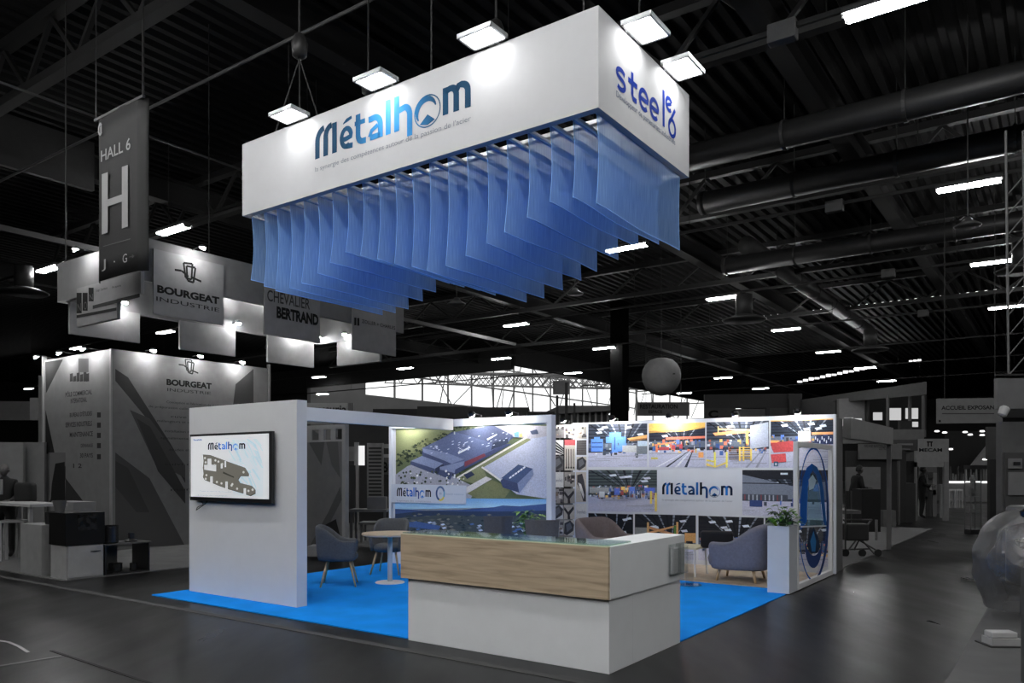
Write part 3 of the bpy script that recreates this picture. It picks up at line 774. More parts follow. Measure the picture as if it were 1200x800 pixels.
def x_yel(pr, Q):
    pr.poly([Q(0, 0), Q(1, 0), Q(1, .12), Q(.6, .19), Q(0, .21)], rgb(232, 178, 44)); pr.poly([Q(0, .17), Q(.6, .16), Q(1, .10), Q(1, .12), Q(0, .22)], rgb(190, 134, 34))
    pr.poly([Q(.3, .32), Q(1, .30), Q(1, .35), Q(.3, .38)], rgb(206, 96, 60)); blk(pr, Q, .12, .50, .16, .66, (214, 110, 50)); pr.poly([Q(.1, .48), Q(.46, .42), Q(.46, .45), Q(.1, .51)], rgb(220, 120, 60))
    for a in ((.18, .54, .36, .61), (.40, .50, .47, .60), (.54, .48, .60, .58)): blk(pr, Q, *a, (176, 34, 52))
    blk(pr, Q, .88, .66, .97, .78, (230, 150, 50)); blk(pr, Q, .04, .78, .16, .82, (190, 180, 60))
def x_rack(pr, Q):
    pr.poly([Q(.10, .24), Q(.75, .17), Q(.95, .2), Q(.95, .22), Q(.14, .3)], rgb(240, 150, 66)); pr.poly([Q(.18, .14), Q(.72, .18), Q(.72, .21), Q(.18, .18)], rgb(236, 190, 110)); blk(pr, Q, .18, .10, .195, .24, (236, 200, 120))
    blk(pr, Q, .63, .20, .67, .48, (236, 190, 50)); blk(pr, Q, .78, .34, .80, .62, (220, 170, 60)); blk(pr, Q, .83, .60, .87, .63, (40, 90, 190))
    for k in range(6): blk(pr, Q, .36, .58 + k * .045, .72, .60 + k * .045, (96, 76, 44) if k % 2 else (60, 58, 56))
    for k in range(5): blk(pr, Q, .52, .56 + k * .055, .72, .575 + k * .055, (230, 180, 60))
    for u in (.52, .70, .58): blk(pr, Q, u, .55, u + .025, .86, (232, 196, 50))
    for u in (.12, .31): blk(pr, Q, u, .66, u + .03, 1, (226, 214, 60))
    pr.poly([Q(0, .9), Q(.14, .98), Q(.31, .88), Q(.31, .92), Q(.14, 1), Q(0, .96)], rgb(216, 190, 60)); pr.poly([Q(0, .82), Q(.14, .86), Q(.14, .89), Q(0, .86)], rgb(216, 200, 60))
    pr.poly([Q(.70, .1), Q(.99, .03), Q(.99, .55), Q(.70, .60)], rgb(164, 174, 196)); pr.poly([Q(.62, 1), Q(.66, 1), Q(.93, .58), Q(.92, .57)], rgb(140, 146, 168)); pr.poly([Q(.78, 1), Q(.82, 1), Q(.97, .62), Q(.96, .6)], rgb(140, 146, 168))
def x_red(pr, Q):
    blk(pr, Q, 0, 0, 1, .02, (216, 160, 60))
    pr.poly([Q(0, .47), Q(.36, .44), Q(.36, .66), Q(.05, .68), Q(.02, .6)], rgb(186, 30, 40)); pr.poly([Q(0, .72), Q(.24, .70), Q(.25, .88), Q(.02, .9)], rgb(202, 26, 40)); blk(pr, Q, .05, .87, .12, .97, (40, 90, 120)); blk(pr, Q, .07, .9, .1, .95, (190, 200, 210))
    pr.poly([Q(0, .42), Q(.16, .43), Q(.1, .47), Q(0, .47)], rgb(240, 160, 50)); blk(pr, Q, .66, .27, 1, .32, (236, 150, 70)); blk(pr, Q, .44, .24, .64, .46, (214, 206, 194)); blk(pr, Q, .70, .34, 1, .52, (36, 48, 84))
    for k in range(8): blk(pr, Q, .71 + k * .035, .36 + (k % 3) * .04, .725 + k * .035, .42 + (k % 3) * .04, (196, 204, 220))
    blk(pr, Q, .92, .94, .95, 1, (236, 200, 60))
def x_cart(pr, Q):
    blk(pr, Q, .02, .42, .3, .56, (150, 156, 160)); blk(pr, Q, .16, .52, .24, .66, (210, 216, 224)); blk(pr, Q, .38, .44, .46, .6, (40, 90, 200)); blk(pr, Q, .60, .40, .68, .56, (60, 110, 210)); blk(pr, Q, .82, .42, .97, .54, (34, 80, 200))
    for k in range(14): blk(pr, Q, .6 + k * .028, .5, .61 + k * .028, .66, (96, 110, 150) if k % 2 else (170, 180, 200))
    blk(pr, Q, .90, .50, .93, .80, (226, 200, 60)); blk(pr, Q, .97, .54, 1, .98, (226, 200, 60))
def x_dark(pr, Q):
    blk(pr, Q, 0, 0, 1, .2, (36, 38, 46)); pr.poly([Q(0, .1), Q(.6, .36), Q(.6, .62), Q(0, .62)], rgb(110, 120, 140)); blk(pr, Q, 0, .28, .55, .3, (30, 34, 44)); pr.poly([Q(.6, .36), Q(1, .2), Q(1, .6), Q(.6, .62)], rgb(96, 106, 126)); blk(pr, Q, .42, .06, .5, .1, (210, 220, 230))
    blk(pr, Q, .08, .66, .22, .8, (34, 60, 120)); blk(pr, Q, .55, .60, .7, .7, (30, 60, 150)); blk(pr, Q, .78, .3, .84, .44, (60, 110, 190)); blk(pr, Q, 0, .53, .5, .66, (70, 76, 90))
    for k in range(10): blk(pr, Q, .02 + k * .045, .54, .035 + k * .045, .66, (120, 60, 70) if k % 4 == 0 else (150, 160, 176))
def x_bal(pr, Q):
    blk(pr, Q, 0, .3, .2, .6, (120, 126, 130)); pr.poly([Q(.22, .26), Q(.7, .44), Q(.7, .5), Q(.22, .32)], rgb(176, 120, 70)); pr.poly([Q(.22, .40), Q(.70, .22), Q(.70, .26), Q(.22, .45)], rgb(196, 140, 80)); blk(pr, Q, .2, .18, .235, .6, (190, 150, 90)); blk(pr, Q, .68, .16, .715, .6, (200, 150, 80)); blk(pr, Q, .64, .24, .68, .52, (70, 120, 50))
    blk(pr, Q, .82, .4, 1, .62, (190, 140, 70)); blk(pr, Q, .84, .58, .95, .68, (30, 34, 44))
STD = [(70, 80, 100), (120, 130, 150), (40, 60, 110), (190, 200, 214), (60, 60, 66), (40, 90, 170)]
WRM = STD + [(200, 90, 50), (160, 60, 50), (210, 170, 70)]
yt = lambda x: 496.6 + (490.2 - 496.6) * (x - 648) / 329
pics = [
    (689.5, 758.5, 497, 496, 547, 547, 11, STD, x_blue, {'horizon': .55}), (760.5, 826.5, 496.2, 494.8, 547, 547.5, 12, WRM, x_yel, {'rails': True, 'horizon': .5, 'sky': (40, 44, 60)}),
    (828, 901.3, 494.6, 492.7, 547.5, 547.8, 13, WRM, x_rack, {'horizon': .5, 'sky': (56, 64, 80)}), (903.2, 976.5, 492.6, 490.2, 547.8, 548, 14, WRM, x_red, {'horizon': .42, 'sky': (40, 48, 62)}),
    (689.5, 770, 550.5, 550.5, 598.6, 600, 15, WRM, x_cart, {'horizon': .5, 'sky': (70, 82, 84), 'n': 120}), (870, 976.5, 550.5, 550.6, 603.5, 608, 16, STD, x_dark, {'horizon': .56, 'n': 20}),
    (689.5, 742, 601, 602.5, 652, 654, 17, STD, None, {'horizon': .7, 'sky': (26, 30, 36), 'n': 20}), (744, 815.5, 602, 603.6, 654, 656, 18, WRM, x_bal, {'horizon': .6, 'sky': (34, 38, 46)}),
    (818.5, 895, 604, 606.6, 656, 661, 19, WRM, None, {'horizon': .6, 'sky': (36, 38, 44)}), (897, 976.5, 606.6, 610, 661, 664, 20, WRM, None, {'horizon': .6, 'sky': (40, 44, 52)})]
for x0, x1, y0, y0r, y1, y1r, sd, acc, ex, kw in pics:
    factory(x0, y0, x1, y1, sd, acc, extra=ex, y0r=y0r, y1r=y1r, **kw).build('photo_print', PR, wb)
# small catalogue pictures
def tile(x0, y0, x1, y1, kind, seed):
    r = random.Random(seed); pr = Print(PB, .003); Q = lambda u, v: (x0 + (x1 - x0) * u, y0 + (y1 - y0) * v)
    base = {'w': (196, 196, 194), 'g': (150, 146, 140), 'd': (92, 90, 92), 't': (176, 170, 160)}[kind[0]]
    pr.poly([Q(0, 0), Q(1, 0), Q(1, 1), Q(0, 1)], rgb(*base))
    if kind[1:] == 'diag':
        for k in range(4): pr.poly([Q(0, .05 + k * .25), Q(.15, .0 + k * .22), Q(1, .55 + k * .14), Q(1, .66 + k * .12)], rgb(48, 46, 50))
    elif kind[1:] == 'lines':
        for k in range(8): pr.poly([Q(0, .06 + k * .12), Q(1, .09 + k * .12), Q(1, .13 + k * .12), Q(0, .10 + k * .12)], rgb(70, 66, 66))
    elif kind[1:] == 'legs':
        for k in range(4): pr.poly([Q(.12 + k * .22, .3), Q(.2 + k * .22, .3), Q(.24 + k * .2, .92), Q(.14 + k * .22, .92)], rgb(72, 66, 62)); blk(pr, Q, .1 + k * .22, .88, .24 + k * .22, .94, (40, 36, 36))
        blk(pr, Q, 0, 0, 1, .18, (168, 50, 56))
    elif kind[1:] == 'wedge':
        pr.poly([Q(.05, .2), Q(.6, 0), Q(1, .3), Q(.9, .7), Q(.3, 1), Q(0, .9)], rgb(60, 60, 64)); pr.poly([Q(.2, .3), Q(.6, .15), Q(.8, .5), Q(.3, .8)], rgb(96, 98, 104))
    elif kind[1:] == 'y':
        pr.poly([Q(.05, .15), Q(.4, .5), Q(.9, .1), Q(.95, .3), Q(.55, .7), Q(.6, 1), Q(.35, 1), Q(.35, .7), Q(.0, .35)], rgb(56, 54, 58))
    elif kind[1:] == 'long':
        pr.poly([Q(.1, .1), Q(.6, .05), Q(.8, .3), Q(.95, .6), Q(.98, .98), Q(.7, .98), Q(.4, .6), Q(.1, .4)], rgb(64, 62, 66)); pr.poly([Q(.2, .35), Q(.5, .4), Q(.8, .75), Q(.75, .9), Q(.4, .6)], rgb(200, 198, 196))
    elif kind[1:] == 'txt':
        put_text(pr, 'Steeleb', PB.hit(*Q(.1, 0))[0], PB.hit(*Q(.9, 0))[0], PB.hit(*Q(0, .62))[1], PB.hit(*Q(0, .42))[1], rgb(84, 92, 112))
    else:
        for k in range(10): 
            u = r.uniform(0, .8); v = r.uniform(0, .8); blk(pr, Q, u, v, min(1, u + r.uniform(.1, .4)), min(1, v + r.uniform(.1, .3)), r.choice(((60, 58, 60), (120, 104, 88), (196, 190, 184), (84, 80, 84))))
    return pr.build('catalogue_print', PR, wb)
for i, q in enumerate([(648, 497.5, 661, 513, 'd'), (661.3, 497.3, 674.5, 513, 'w'), (675.7, 500, 687.5, 514, 'gclut'), (648, 515.5, 660.4, 532.5, 'wdiag'), (648, 534, 660.4, 551, 'dwedge'), (661.6, 515, 674.3, 551, 'tlegs'), (675.7, 515.5, 687.3, 533, 'dlines'),
                      (675.7, 535, 687.3, 551, 'twedge'), (648, 553, 660.6, 571, 'wtxt'), (661.4, 553, 674, 570, 'gclut'), (675.2, 553, 687, 588, 'tlong'), (648, 572.5, 659.8, 589.5, 'gclut'), (661, 572.5, 673.6, 589.5, 'gy'), (648, 591.5, 660, 608, 'wwedge'),
                      (661, 591, 673.4, 608, 'ty'), (675, 590, 687.5, 608, 'wtxt'), (661, 609.5, 673, 627, 'twedge'), (648, 609.5, 660, 627, 'gclut'), (675, 609.5, 687, 627, 'ddiag'), (648, 629, 660, 645, 'gy'), (661, 629, 673, 645, 'wdiag'), (675, 629, 687, 645, 'gclut')]):
    tile(*q, 40 + i)
# white logo field
pr = Print(PB, .003)
la, lz = PB.hit(776, 579); la1, _ = PB.hit(858.6, 579)
BK = rgb(22, 22, 30)
def colB(letter):
    def f(x, y):
        a = rgb(20, 24, 36); b = rgb(36, 112, 196)
        k = {0: 1 if .3 < x < .62 else 0, 1: .5 if x > 1.35 else .15, 2: .9, 3: .35 if y > .4 else .1, 4: .75, 5: 0 if x < 3.5 else .3, 6: .8 if y > .1 else .15, 7: 1 if 5.3 < x < 5.55 else .05}[letter]
        return tuple(a[i] + (b[i] - a[i]) * k for i in range(3)) + (1,)
    return f
put_logo(pr, (la, lz, la1 - la, PB.hit(776, 564.6)[1] - lz), [colB(i) for i in range(8)])
put_text(pr, 'la synergie des compétences autour de la passion de l\'acier', la, la1, lz - .11, lz - .075, rgb(150, 156, 172))
pr.build('logo_lettering', PRS, wb)

# arm lamps on top of the printed walls
def arm_lamp(root_name, base, n, label, z=2.52, L=.35):
    """base point on the wall top, n horizontal unit vector to the viewer side"""
    o = thing(root_name, label, 'lamp', Vector((base.x, base.y, z)), 0, 'arm lamps over the printed walls')
    e = base + n * L
    a = MB(ID); a.tube([(base.x, base.y, z - .04), (base.x, base.y, z + .05), (e.x, e.y, z + .07)], .008, 6); a.build('arm', M_blk, o)
    a = MB(ID); d = n.cross(Vector((0, 0, 1)))
    h = e - n * .02
    a.tube([Vector((h.x, h.y, z + .10)), Vector((h.x, h.y, z + .075)) - n * .0, Vector((h.x, h.y, z + .035)) - n * .03], [.03, .055, .06], 14); a.build('head', M_blk, o)
    a = MB(ID); c = Vector((h.x, h.y, z + .030)) - n * .034; dd = (Vector((0, 0, -1)) - n * .8).normalized()
    a.tube([c, c + dd * .006], .05, 14); a.build('bulb', M_spot, o)
nA = -TD
for i, px in enumerate((481, 563, 606)):
    Y, s = ray_t(px, 4.40); arm_lamp('arm_lamp', B(s, 4.43), nA, 'small black arm lamp, %s from the left on the aerial photo wall' % ORD[i], 2.48, .30)
for i, px in enumerate((667, 724, 790, 866, 938)):
    a, z = PB.hit(px, 500); p = PB.w(a, 0, 0); arm_lamp('arm_lamp', p, PB.n, 'small black arm lamp, %s from the left on the photo collage wall' % ORD[i], 2.52, .30)

# ---------------------------------------------------------------- framed clear panel on the right edge
PF = Plane(B(.02, 6.3), TD)
fr = thing('clear_divider_panel', 'white-framed clear divider with blue oval artwork on the right edge', 'divider', B(0, 6.3, .012), ANG)
m = MB(); z1 = 2.03
m.box(-.025, .035, 5.30, 5.37, .012, z1, .003); m.box(-.025, .035, 7.20, 7.27, .012, z1, .003); m.box(-.025, .035, 5.37, 7.20, z1 - .07, z1, .003); m.box(-.025, .035, 5.37, 7.20, .012, .09, .003)
m.build('frame', M_white, fr)
m = MB(); m.quad((.005, 5.37, .09), (.005, 7.20, .09), (.005, 7.20, z1 - .07), (.005, 5.37, z1 - .07)); m.build('pane', M_glass, fr)
pr = Print(PF, .004)
BL1 = rgb(10, 88, 176); BL2 = rgb(34, 60, 112); BL3 = rgb(70, 130, 170)
def oval(cx, cy, rx, ry, w, c, a0=0, a1=360, n=40, taper=None):
    pts = [(cx + rx * math.cos(math.radians(a0 + (a1 - a0) * i / n)), cy - ry * math.sin(math.radians(a0 + (a1 - a0) * i / n))) for i in range(n + 1)]
    q = [PF.hit(*p) for p in pts]
    ww = w if taper is None else [w * taper(i / n) for i in range(n + 1)]
    for f in ribbon(q, ww): pr.mb.poly([PF.w(a, z, pr.off) for a, z in f], c)
    pr.off += .0004
oval(953, 602.5, 18, 77.5, .03, BL1)
oval(954, 602, 15.5, 76, .12, BL2, -88, 60, 40, lambda f: .2 + .8 * math.sin(pi * f))
pr.poly([(951, 543), (945, 548), (940.5, 560), (938, 580), (937, 600), (938, 621), (945, 611), (945.5, 590), (946.5, 570), (949, 556), (952, 551)], BL1)
pr.poly([(951, 543), (957, 547), (962, 558), (965, 575), (967, 600), (968.5, 620), (964.5, 611), (962, 590), (960, 570), (956, 556), (952, 551)], rgb(24, 84, 150))
pr.poly([(947, 562), (952, 556), (956, 563), (953, 572), (948, 574)], rgb(170, 196, 214)); pr.line([(938, 617), (968, 616)], .02, rgb(200, 206, 214))
oval(953, 634, 9.5, 24, .15, BL2, 180, 360, 24, lambda f: .3 + .9 * math.sin(pi * f))
pr.poly([(953, 617), (958, 628), (961, 641), (957, 648), (950, 648), (945, 640), (948, 628)], rgb(24, 44, 70)); pr.poly([(953, 622), (956, 634), (955, 646), (951, 646), (949, 634)], rgb(40, 110, 170))
pr.build('oval_artwork', PRS, fr)
# tinted film in the arch
M_film = bpy.data.materials.new('blue_tinted_film'); M_film.use_nodes = True
_n = M_film.node_tree; _n.nodes.clear(); _t = _n.nodes.new('ShaderNodeBsdfTransparent'); _t.inputs[0].default_value = (.45, .62, .72, 1)
_d = _n.nodes.new('ShaderNodeBsdfDiffuse'); _d.inputs[0].default_value = (.3, .5, .6, 1); _m = _n.nodes.new('ShaderNodeMixShader'); _m.inputs[0].default_value = .25; _o = _n.nodes.new('ShaderNodeOutputMaterial')
_n.links.new(_t.outputs[0], _m.inputs[1]); _n.links.new(_d.outputs[0], _m.inputs[2]); _n.links.new(_m.outputs[0], _o.inputs[0])
pr = Print(PF, .002)
pr.poly([(945, 616), (945.5, 590), (947, 570), (950, 555), (955, 556), (960, 572), (962, 592), (965, 616)], WHT)
pr.build('tinted_film', M_film, fr)

# ---------------------------------------------------------------- planter
pl_ = thing('planter', 'tall white square planter column in front of the clear divider', 'planter', B(-.11, 5.1, .012), ANG)
m = MB()
for q in ((-.255, .03, 4.92, 4.945), (-.255, .03, 5.265, 5.29), (-.255, -.23, 4.945, 5.265), (.005, .03, 4.945, 5.265)): m.box(*q, .012, .90, .0)
m.build('body', pm('gloss_white_planter', (.62, .66, .72, 1), .22, var=.02), pl_, smooth=False)
m = MB(); m.box(-.23, .005, 4.945, 5.265, .5, .84); m.build('soil', pm('dark_soil', (.03, .02, .015, 1), .95, var=.4, scale=30, bump=.5), pl_)
def leaf(mb, p, d, up, L, W, droop=.3):
    d = Vector(d).normalized(); side = d.cross(Vector(up)).normalized(); n = side.cross(d).normalized()
    prof = [(0, .06), (.22, .8), (.5, 1), (.78, .65), (1, .04)]
    rows = []
    for f, w in prof:
        c = Vector(p) + d * L * f - Vector((0, 0, 1)) * droop * L * f * f
        rows.append([c - side * W * w / 2 + n * W * .12 * w, c - n * 0, c + side * W * w / 2 + n * W * .12 * w])
    vv = [[mb.bm.verts.new(v) for v in r] for r in rows]
    for a, b in zip(vv, vv[1:]):
        for k in range(2): mb._f([a[k], a[k + 1], b[k + 1], b[k]])
M_leaf = [pm('leaf_green_%d' % i, c, .4, var=.25, scale=30) for i, c in enumerate([(.04, .16, .02, 1), (.11, .30, .03, 1), (.24, .42, .05, 1), (.02, .08, .015, 1)])]
def bush(name, label, c, n, R, Hh, LL, seed, group=None, spiky=0):
    r = random.Random(seed); o = thing(name, label, 'plant', c, 0, group)
    c = Vector(c)
    st_ = MB(ID)
    for i in range(n):
        a = r.uniform(0, 2 * pi); e = r.uniform(.1, 1.3); rr = R * r.uniform(.3, 1)
        base = c + Vector((r.uniform(-.04, .04), r.uniform(-.04, .04), 0))
        tip = c + Vector((math.cos(a) * rr * math.cos(e * .8), math.sin(a) * rr * math.cos(e * .8), Hh * (.15 + .85 * math.sin(e) * r.uniform(.6, 1))))
        st_.tube([base, (base + tip) / 2 + Vector((0, 0, .03)), tip], [.004, .003, .002], 4, caps=False)
        nl = 2 if i % 2 else 3
        lm = MB(ID)
        for k in range(nl):
            a2 = a + r.uniform(-1.1, 1.1); leaf(lm, tip, (math.cos(a2), math.sin(a2), r.uniform(-.2, .7)), (0, 0, 1), LL * r.uniform(.7, 1.2), LL * r.uniform(.45, .62), r.uniform(.1, .5))
        lm.build('leaf', M_leaf[r.choice((0, 0, 1, 1, 2, 3))], o, smooth=True)
    for i in range(spiky):
        a = r.uniform(2.2, 4.4); lm = MB(ID)
        leaf(lm, c + Vector((-.08, -.03, .02)), (math.cos(a), math.sin(a) * .6, r.uniform(.4, 1.6)), (0, 0, 1), .22, .035, .15); lm.build('leaf', M_leaf[2 if i % 2 else 1], o, smooth=True)
    st_.build('stem', M_leaf[3], o)
    return o
bush('leafy_plant', 'bushy green plant growing out of the white planter column', B(-.11, 5.1, .84), 46, .22, .34, .10, 4, spiky=12)

# ---------------------------------------------------------------- reception counter
def oak_mat():
    m = bpy.data.materials.new('pale_oak_veneer'); m.use_nodes = True
    nt = m.node_tree; n = nt.nodes; l = nt.links; p = n['Principled BSDF']; p.inputs['Roughness'].default_value = .5
    tc = n.new('ShaderNodeTexCoord'); mp = n.new('ShaderNodeMapping'); mp.inputs['Scale'].default_value = (.9, 1, 12)
    nz = n.new('ShaderNodeTexNoise'); nz.inputs['Scale'].default_value = 2.2; nz.inputs['Detail'].default_value = 7; nz.inputs['Distortion'].default_value = .6
    l.new(tc.outputs['Object'], mp.inputs[0]); l.new(mp.outputs[0], nz.inputs['Vector'])
    r = n.new('ShaderNodeValToRGB'); e = r.color_ramp.elements
    e[0].position = .28; e[0].color = (.36, .27, .18, 1); e[1].position = .66; e[1].color = (.60, .48, .34, 1)
    k = e.new(.45); k.color = (.50, .39, .27, 1)
    l.new(nz.outputs['Fac'], r.inputs['Fac']); l.new(r.outputs['Color'], p.inputs['Base Color'])
    return m
M_oak = oak_mat()
M_pale = pm('pale_wood_edge', (.66, .60, .42, 1), .5, var=.05)
M_cnt = pm('white_counter_board', (.86, .88, .895, 1), .45, var=.015)
ct = thing('reception_counter', 'white reception counter with pale oak front band and glass top', 'counter', B(-1.1, .4, .0), ANG)
m = MB(); m.box(-2.19, 0, .012, .43, .001, .60, .002); m.box(-.36, 0, .43, 1.43, .001, .60, .002); m.build('base', M_cnt, ct)
m = MB(); m.box(-2.245, .016, -.035, -.006, .605, 1.025, .001); m.build('front_panel', M_oak, ct)
m = MB(); m.box(-2.245, .02, -.006, .03, .606, 1.02); m.box(-2.245, -.36, .4, .43, .606, 1.02); m.box(-2.245, -2.215, .03, .4, .606, 1.02); m.box(-2.215, -.36, .03, .4, .606, .93); m.build('display_tray', M_cnt, ct)
m = MB(); m.box(-.36, .026, -.004, 1.475, .606, 1.03, .002); m.build('top_unit', M_cnt, ct)
m = MB(); m.box(-2.245, .016, -.035, .01, 1.025, 1.031); m.build('edge_strip', M_pale, ct)
M_tglass = bpy.data.materials.new('green_edge_glass'); M_tglass.use_nodes = True
_n = M_tglass.node_tree; _n.nodes.clear(); _t = _n.nodes.new('ShaderNodeBsdfTransparent'); _t.inputs[0].default_value = (.74, .86, .78, 1)
_g = _n.nodes.new('ShaderNodeBsdfGlossy'); _g.inputs['Roughness'].default_value = .04; _f = facing(_n)
_m = _n.nodes.new('ShaderNodeMixShader'); _o = _n.nodes.new('ShaderNodeOutputMaterial')
_n.links.new(_f.outputs[0], _m.inputs[0]); _n.links.new(_t.outputs[0], _m.inputs[1]); _n.links.new(_g.outputs[0], _m.inputs[2]); _n.links.new(_m.outputs[0], _o.inputs[0])
m = MB(); m.box(-2.235, .0, -.02, .40, 1.036, 1.046); m.build('glass_top', M_tglass, ct)
M_acr = M_glass
lh = thing('leaflet_holder', 'clear acrylic leaflet holder fixed to the right end of the counter', 'leaflet holder', B(.03, 1.3, .68), ANG)
m = MB()
for q in ((1.10, 1.12), (1.27, 1.29), (1.44, 1.46)): m.box(.028, .075, q[0], q[1] - .012, .68, .96)
m.box(.070, .075, 1.12, 1.44, .68, .92); m.box(.028, .033, 1.12, 1.44, .66, .96); m.box(.03, .075, 1.10, 1.46, .675, .68); m.build('pocket', M_acr, lh)
m = MB(); m.box(.036, .052, 1.125, 1.26, .69, .93); m.build('leaflet', M_white, lh)

# ---------------------------------------------------------------- chairs
M_fab = pm('charcoal_felt', (.108, .112, .118, 1), .95, var=.12, scale=40, bump=.15, bscale=300)
M_fab2 = pm('slate_blue_felt', (.19, .19, .235, 1), .95, var=.10, scale=30, bump=.15, bscale=300)
M_fab3 = pm('taupe_felt', (.21, .17, .165, 1), .95, var=.10, scale=30, bump=.15, bscale=300)
M_fab4 = pm('grey_stool_fabric', (.10, .10, .108, 1), .95, var=.10, scale=60, bump=.15, bscale=300)
M_leg = pm('beech_leg', (.60, .42, .24, 1), .5, var=.15, scale=12)
def tub(mb, w, d, zs, za, zb, th, flare=.06, span=118, n=26, ex=4.0):
    """one-piece tub shell open to +x: arms at za rising to back at zb"""
    def P(i, side, lev):
        a = math.radians(180 - span + 2 * span * i / (n - 1)); ca, sa = math.cos(a), math.sin(a)
        r = (abs(ca) ** ex + abs(sa) ** ex) ** (-1 / ex)
        k = max(0, min(1, (-ca + .25) / 1.05)); k = k * k * (3 - 2 * k)
        zt = za + (zb - za) * k
        f = lev; z = zs + (zt - zs) * f; off = flare * f + (0 if side else -th)
        return Vector((ca * r * (d / 2 + off) * 1.0, sa * r * (w / 2 + off), z))
    lv = [0, .25, .5, .75, .93, 1.0]
    cols = []
    for i in range(n):
        o = [P(i, 1, f) for f in lv]; q = [P(i, 0, f) for f in lv]
        top = (o[-1] + q[-1]) / 2 + Vector((0, 0, th * .35))
        o[-1] = o[-1] - (o[-1] - q[-1]) * .12; q[-1] = q[-1] + (o[-1] - q[-1]) * .12
        cols.append(o + [top] + q[::-1])
    V = [[mb.v(p) for p in c] for c in cols]
    for a, b in zip(V, V[1:]):
        for j in range(len(a) - 1): mb._f([a[j], a[j + 1], b[j + 1], b[j]])
        mb._f([a[-1], a[0], b[0], b[-1]])
    mb._f(V[0]); mb._f(V[-1][::-1])
def subd(o, lv=1):
    md = o.modifiers.new('s', 'SUBSURF'); md.levels = lv; md.render_levels = lv; return o
def cushion(mb, w, d, z0, z1, x0=0, e=3.0, n=28):
    prof = [(0.0, z0), (.8, z0), (.96, z0 + (z1 - z0) * .25), (1, z0 + (z1 - z0) * .6), (.94, z0 + (z1 - z0) * .9), (.75, z1), (0.0, z1 + .01)]
    rings = []
    for r, z in prof[1:-1]:
        ring = []
        for k in range(n):
            a = 2 * pi * k / n; q = (abs(math.cos(a)) ** e + abs(math.sin(a)) ** e) ** (-1 / e)
            ring.append(mb.v((x0 + math.cos(a) * q * d / 2 * r, math.sin(a) * q * w / 2 * r, z)))
        rings.append(ring)
    for a, b in zip(rings, rings[1:]):
        for k in range(n): mb._f([a[k], a[(k + 1) % n], b[(k + 1) % n], b[k]])
    mb._f(rings[0][::-1]); mb._f(rings[-1])
def chair(label, p, face, scale=1.0):
    M = Matrix.Translation(p) @ Matrix.Rotation(face, 4, 'Z') @ Matrix.Scale(scale, 4)
    o = thing('tub_chair', label, 'chair', p, face, 'felt tub chairs at the round table')
    m = MB(M); tub(m, .52, .60, .36, .63, .84, .05, .03, 134); a = m.build('shell', M_fab, o, smooth=True); subd(a)
    m = MB(M); cushion(m, .46, .50, .35, .47, .01); a = m.build('seat', M_fab, o, smooth=True)
    for sx in (1, -1):
        for sy in (1, -1):
            m = MB(M); m.tube([(sx * .15, sy * .15, .37), (sx * .24, sy * .23, .0)], .019, 10, r1=.012); m.build('leg', M_leg, o, smooth=True)
    return o
ch1 = B(-5.42, 2.06, .012); chair('dark grey felt tub chair seen side-on, nearest the television wall', ch1, math.radians(8))
ch2 = at(456, 676, 12.35); ch2.z = .012; chair('dark grey felt tub chair facing out behind the round table', ch2, math.radians(-98))
tp = fp(457, 682.5, .012)
tb = thing('round_table', 'round pale timber table on a white pedestal between two felt chairs', 'table', tp)
TM = Matrix.Translation((tp.x, tp.y, 0))
m = MB(TM); m.lathe(0, 0, [(.21, .012), (.215, .018), (.20, .028), (.03, .036)], 36); m.build('foot_plate', M_white, tb)
m = MB(TM); m.tube([(0, 0, .03), (0, 0, .70)], .036, 20); m.build('pedestal', M_white, tb, smooth=True)
m = MB(TM); m.lathe(0, 0, [(.38, .70), (.405, .712), (.405, .728), (.40, .735)], 48); m.build('tabletop', pm('pale_tabletop', (.62, .48, .34, 1), .45, var=.08, scale=9), tb)

